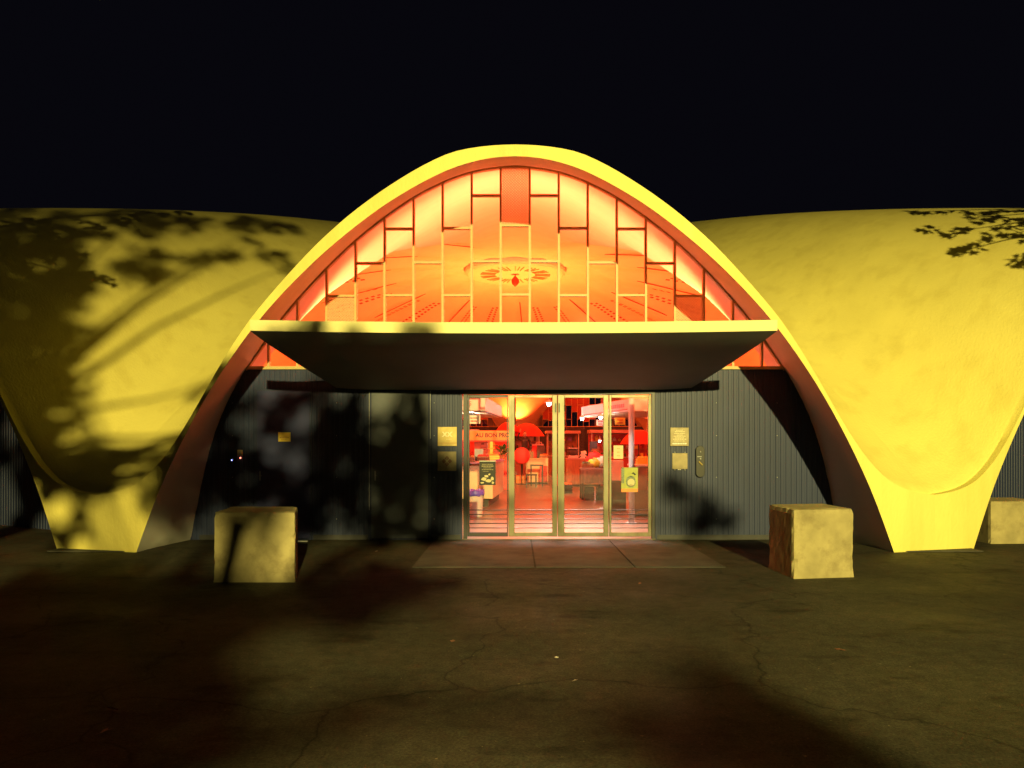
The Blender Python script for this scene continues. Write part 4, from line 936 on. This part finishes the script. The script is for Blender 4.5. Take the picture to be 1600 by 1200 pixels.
FAR_CROWN = "1.79,-11.89,6.57 3.05,-11.66,6.48 1.86,-11.66,6.55 1.67,-11.63,6.45 1.33,-11.57,6.52 1.44,-11.4,6.38 1.69,-11.36,6.36 1.56,-11.19,6.6 1.71,-11.16,6.28 1.45,-11.07,6.28 2.98,-11.07,6.25 3.22,-10.9,6.21 1.59,-10.89,6.33 1.27,-10.85,6.45 3.03,-10.78,6.13 1.4,-10.78,6.27 1.11,-10.69,6.29 0.95,-10.68,6.47 1.61,-10.62,6.09 0.75,-10.61,6.45 3.06,-10.59,6.01 1.39,-10.55,6.11 1.51,-10.53,6.43 1.05,-10.48,6.37 1.15,-10.36,6.1 1.22,-10.34,6.55 3.04,-10.33,5.94 0.97,-10.31,6.54 1.53,-10.31,5.99 0.97,-10.27,6.3 0.66,-10.26,6.47 1.73,-10.24,6.57 1.29,-10.18,6.27 1.35,-10.17,6.07 1.09,-10.13,6.43 0.8,-10.11,6.51 1.53,-10.09,5.86 2.89,-10.08,5.8 1.4,-10.08,6.44 0.91,-10.05,6.23 0.68,-10.03,6.27 1.95,-10.02,6.39 1.51,-9.94,6.24 0.99,-9.92,5.82 1.18,-9.88,6.27 0.73,-9.87,6.43 1.33,-9.86,5.86 0.28,-9.86,6.35 0.49,-9.84,6.28 3.11,-9.83,5.74 1.05,-9.81,6.05 1.1,-9.71,5.78 1.25,-9.71,6.73 1.35,-9.67,6.22 1.87,-9.65,6.22 1.2,-9.63,6.03 3.08,-9.61,5.62 0.38,-9.61,6.29 0.64,-9.58,6 2.81,-9.56,5.6 1.68,-9.52,6.21 0.77,-9.47,5.67 1.17,-9.45,5.67 0.95,-9.41,5.79 1.96,-9.41,6.2 0.31,-9.39,6.3 0.36,-9.37,6.08 1.27,-9.36,6.15 0.96,-9.36,6.11 1.22,-9.34,5.91 2.88,-9.3,5.51 0.71,-9.27,5.9 1.11,-9.27,5.54 0.19,-9.23,6.06 0.4,-9.19,6.19 1.09,-9.19,6.22 0.6,-9.19,5.66 1.13,-9.18,6.65 0.88,-9.17,5.62 0.78,-9.07,5.99 1.05,-9.06,5.8 0.8,-9.05,5.77 1.83,-8.99,6.16 0.64,-8.99,6.23 1.11,-8.99,5.57 1.14,-8.99,6 0.57,-8.98,5.88 0.51,-8.96,5.52 0.12,-8.9,6.04 0.76,-8.85,6.08 0.42,-8.83,5.99 1.56,-8.81,5.95 0.35,-8.81,6.2 0.83,-8.76,5.5 0.16,-8.75,5.78 2.02,-8.73,6 0.39,-8.68,5.69 1.01,-8.63,5.86 0.6,-8.61,5.87 1.46,-8.58,6.05 0.73,-8.56,6.08 0.77,-8.46,5.58 1.75,-8.38,5.85 0.32,-8.38,5.9 1.08,-8.36,6.39 1.03,-8.34,5.72 -0.03,-8.32,5.68 -0.17,-8.32,6.02 0.57,-8.27,5.55 0.21,-8.24,5.66 0.79,-8.2,5.86 1.26,-8.19,5.75 0.44,-8.18,5.73 0.87,-8.16,5.62 1.49,-8.07,5.77 1.72,-8.04,5.7 0.19,-8.04,5.94 0.15,-7.99,5.64 0.39,-7.97,5.79 -0.19,-7.9,5.55 0.51,-7.86,5.56 1.67,-7.83,5.77 0.86,-7.8,5.57 1.51,-7.72,5.68 -0.08,-7.71,5.72 -0.33,-7.66,5.53 1.36,-7.62,5.53 1.3,-7.5,5.71 -0.44,-7.44,5.61 0.31,-7.37,5.5 0.4,-7.37,5.7 1.1,-7.36,5.56 1.47,-7.23,5.68 0.63,-7.14,6.02 1.76,-7.13,5.5 -0.63,-7.02,5.51 -0.65,-6.85,6.45 -1.15,-6.81,6.73 1.38,-6.61,5.45 -1.26,-6.58,7.21 -0.5,-6.57,6.56 -0.28,-6.5,6.23 1.7,-6.49,6.66 0.11,-6.48,6.76 1.33,-6.48,6.6 -1.55,-6.45,7.32 0.96,-6.42,6.55 0.85,-6.41,6.36 0.82,-6.4,6 0.77,-6.37,6.65 -0.99,-6.35,5.88 -0.72,-6.33,6.16 3.74,-6.32,6.18 0.27,-6.32,6.43 -0.04,-6.3,6.47 -1.24,-6.28,6.48 1.82,-6.28,6.43 -0.14,-6.28,6 -0.15,-6.26,6.26 -1.55,-6.26,6.92 -1.45,-6.26,7.67 -1.18,-6.25,6.95 0.5,-6.25,6.87 1.65,-6.24,6.71 1.04,-6.24,6.16 1.06,-6.24,6.84 1.92,-6.24,6.18 -1.8,-6.15,8.08 -0.76,-6.15,5.3 0.67,-6.15,6.54 -1.75,-6.14,7.3 -1.07,-6.13,6.19 0.9,-6.13,6.74 1.46,-6.09,6.27 -1.55,-6.06,7.04 -0.01,-6.06,6.37 -0.94,-6.05,6.41 -0,-6.05,6.65 -1.42,-6.05,7.48 -1.31,-6.01,7.29 1.88,-6.01,6.22 0.14,-6,6.84 1.64,-6,6.34 0.23,-5.98,6.13 1.04,-5.97,6.36 0.62,-5.95,6.23 -1.22,-5.92,6.65 1.83,-5.91,6.03 -1.5,-5.91,6.51 0.6,-5.88,6.84 1.29,-5.87,5.77 -0.28,-5.85,6.18 1.24,-5.84,6.34 -1.38,-5.84,7.96 -1.76,-5.83,7.63 -2.05,-5.81,7.89 1.76,-5.8,6.25 3.86,-5.8,5.91 3.63,-5.8,6.15 -0.38,-5.75,5.86 -1.4,-5.74,6.86 0.99,-5.74,6.13 -0.79,-5.74,6.03 -1.46,-5.71,7.17 1.63,-5.7,5.73 -0.19,-5.67,6.32 -1.92,-5.66,7.38 -2.12,-5.65,8.6 -0.76,-5.64,5.14 -1.68,-5.64,6.67 -1.46,-5.62,6.26 -1.58,-5.61,7.92 -1.72,-5.61,6.96 1.47,-5.58,6.83 1.66,-5.58,6.28 -1.74,-5.53,8.38 -1.3,-5.5,5.98 -2.12,-5.5,7.54 0.63,-5.47,6.77 1.27,-5.47,5.95 -1.52,-5.46,6.98 -0.09,-5.45,6.59 1.52,-5.43,6.06 0.91,-5.42,5.95 -1.85,-5.42,8.01 0.23,-5.41,5.99 -1.07,-5.4,5.97 -0.44,-5.4,5.92 1.37,-5.39,6.52 -1.49,-5.39,6.1 -1.7,-5.37,6.42 0.49,-5.37,5.91 -2.21,-5.37,7.95 -2.07,-5.36,7.74 3.94,-5.34,5.7 -1.98,-5.33,8.24 1.76,-5.32,5.86 -1.28,-5.32,5.88 0.55,-5.31,6.12 -1.94,-5.29,7.02 -2.28,-5.28,8.63 -1.66,-5.28,7.6 0.24,-5.28,6.49 -0.07,-5.25,5.85 -2.46,-5.24,6.52 0.41,-5.22,6.66 -2.04,-5.21,7.22 -1.96,-5.2,6.74 0.47,-5.18,5.65 1.48,-5.17,5.56 -1.14,-5.16,5.98 0.25,-5.16,5.93 1,-5.15,6.47 -1.77,-5.11,7.2 -0.23,-5.1,6.44 1.5,-5.09,6.55 -0.29,-5.09,5.86 -1.1,-5.06,8.23 1.45,-5.05,5.8 -2.11,-5.04,6.83 -2.17,-5.03,7.5 -1.85,-5,7.99 -1.87,-5,6.58 -2.39,-4.99,8.16 -1.42,-4.96,6.04 -0.46,-4.94,6.05 1.32,-4.94,5.59 1.35,-4.94,6.17 -0.06,-4.94,6.03 -2.01,-4.91,8.51 0.38,-4.9,5.49 3.86,-4.9,5.65 -1.69,-4.9,7.9 1.37,-4.88,5.94 -1.88,-4.88,7.74 -2.28,-4.88,7.33 0.75,-4.88,6.28 -1.82,-4.86,7.16 1.08,-4.85,4.85 -2.02,-4.83,6.89 -2.33,-4.82,7.11 0.58,-4.82,6.59"
RIGHT_BOUGH = "8.58,10.2,6.63 8.37,10.32,6.6 8.31,10.74,6.81 8.98,10.48,6.95 8.99,10.13,6.77 8.97,9.67,6.52 9.25,9.75,6.67 9.16,10.12,6.83 8.63,9.65,6.35 8.87,9.44,6.34 8.92,9.19,6.22 8.37,9.58,6.15 8.19,9.7,6.12 8.67,8.8,5.83 8.55,8.7,5.68 8.64,11.84,7.48 8.68,11.56,7.37 8.93,11.24,7.29 9.05,10.83,7.14 9.25,10.4,6.99 9.51,10.23,6.99 9.14,9.47,6.48"
LEFT_BOUGH = "-6.65,7.22,6.89 -6.39,7.37,6.85 -6.87,7.48,7.12 -5.76,6.82,6.08 -5.55,6.98,6.05 -6.1,7.06,6.49 -6.19,6.8,6.38 -6.17,9.15,7.7 -6.03,9.83,7.96 -5.88,10.47,8.19 -6.18,8.71,7.49 -6.39,8.08,7.25 -6.66,6.56,6.51 -6.27,6.25,6.05 -6.95,7.12,6.96 -6.57,6.22,6.23"
plane_tree('leafy plane tree arching over behind the photographer, nearer the hall', (-3.6,-3.2,0), (-3.0,-2.8,5.2), clumps(NEAR_CROWN, .19), 9, .135, 7)
plane_tree('leafy plane tree behind the photographer, nearer the street lamp', (1.2,-10.5,0), (.9,-9.2,5.2), clumps(FAR_CROWN, .19), 9, .135, 7)
plane_tree('plane tree standing to the right of the forecourt with a bough towards the yellow roof', (12.2,9.2,0), (11.2,9.6,5.9), clumps(RIGHT_BOUGH, .17), 9, .15, 3)
plane_tree('plane tree standing to the left of the forecourt with a bough towards the shaded roof', (-10.2,6.0,0), (-8.4,6.9,5.6), clumps(LEFT_BOUGH, .22), 12, .15, 3)
#TREES-END

# ================================================================== fallen leaves and litter
def fallen(px, py, s, label, m='litter'):
    Y = EYE*FPX/(py-690); x = (px-805)/FPX*Y
    me = leaf_mesh([((0,0,0), s)], 'fallen_leaf'); 
    for v in me.vertices: v.co.z = abs(v.co.z)*.25+.004
    me.materials.clear(); me.materials.append(M[m]); tag(link('fallen_leaf', me, None, (x,Y,.002), random.uniform(0,6)), label, 'leaf', 'fallen leaves on the asphalt')
fallen(182,1111,.10,'reddish fallen leaf at the lower left of the asphalt, upper of two'); fallen(157,1146,.10,'reddish fallen leaf at the lower left of the asphalt, lower of two')
fallen(588,862,.06,'pale leaf near the corrugated wall left of the glass door','paper'); fallen(870,1029,.035,'tiny pale scrap on the open asphalt, upper of the two in the middle','paper'); fallen(896,1065,.045,'pale scrap on the open asphalt, lower of the two in the middle','paper')
fallen(1308,1016,.09,'dark curled leaf on the asphalt in front of the bright block'); fallen(1000,913,.06,'small dull leaf on the asphalt beyond the apron slabs'); fallen(705,1003,.05,'small dull leaf on the dim asphalt left of the middle')
B().box(-.13,.13,-.02,.02,.002,.02).obj('metal_strip', M['grey'], None, (xw(475),YW-.25,0)); tag(bpy.data.objects['metal_strip'], 'short shiny metal strip on the ground beside the shaded block', 'metal strip')
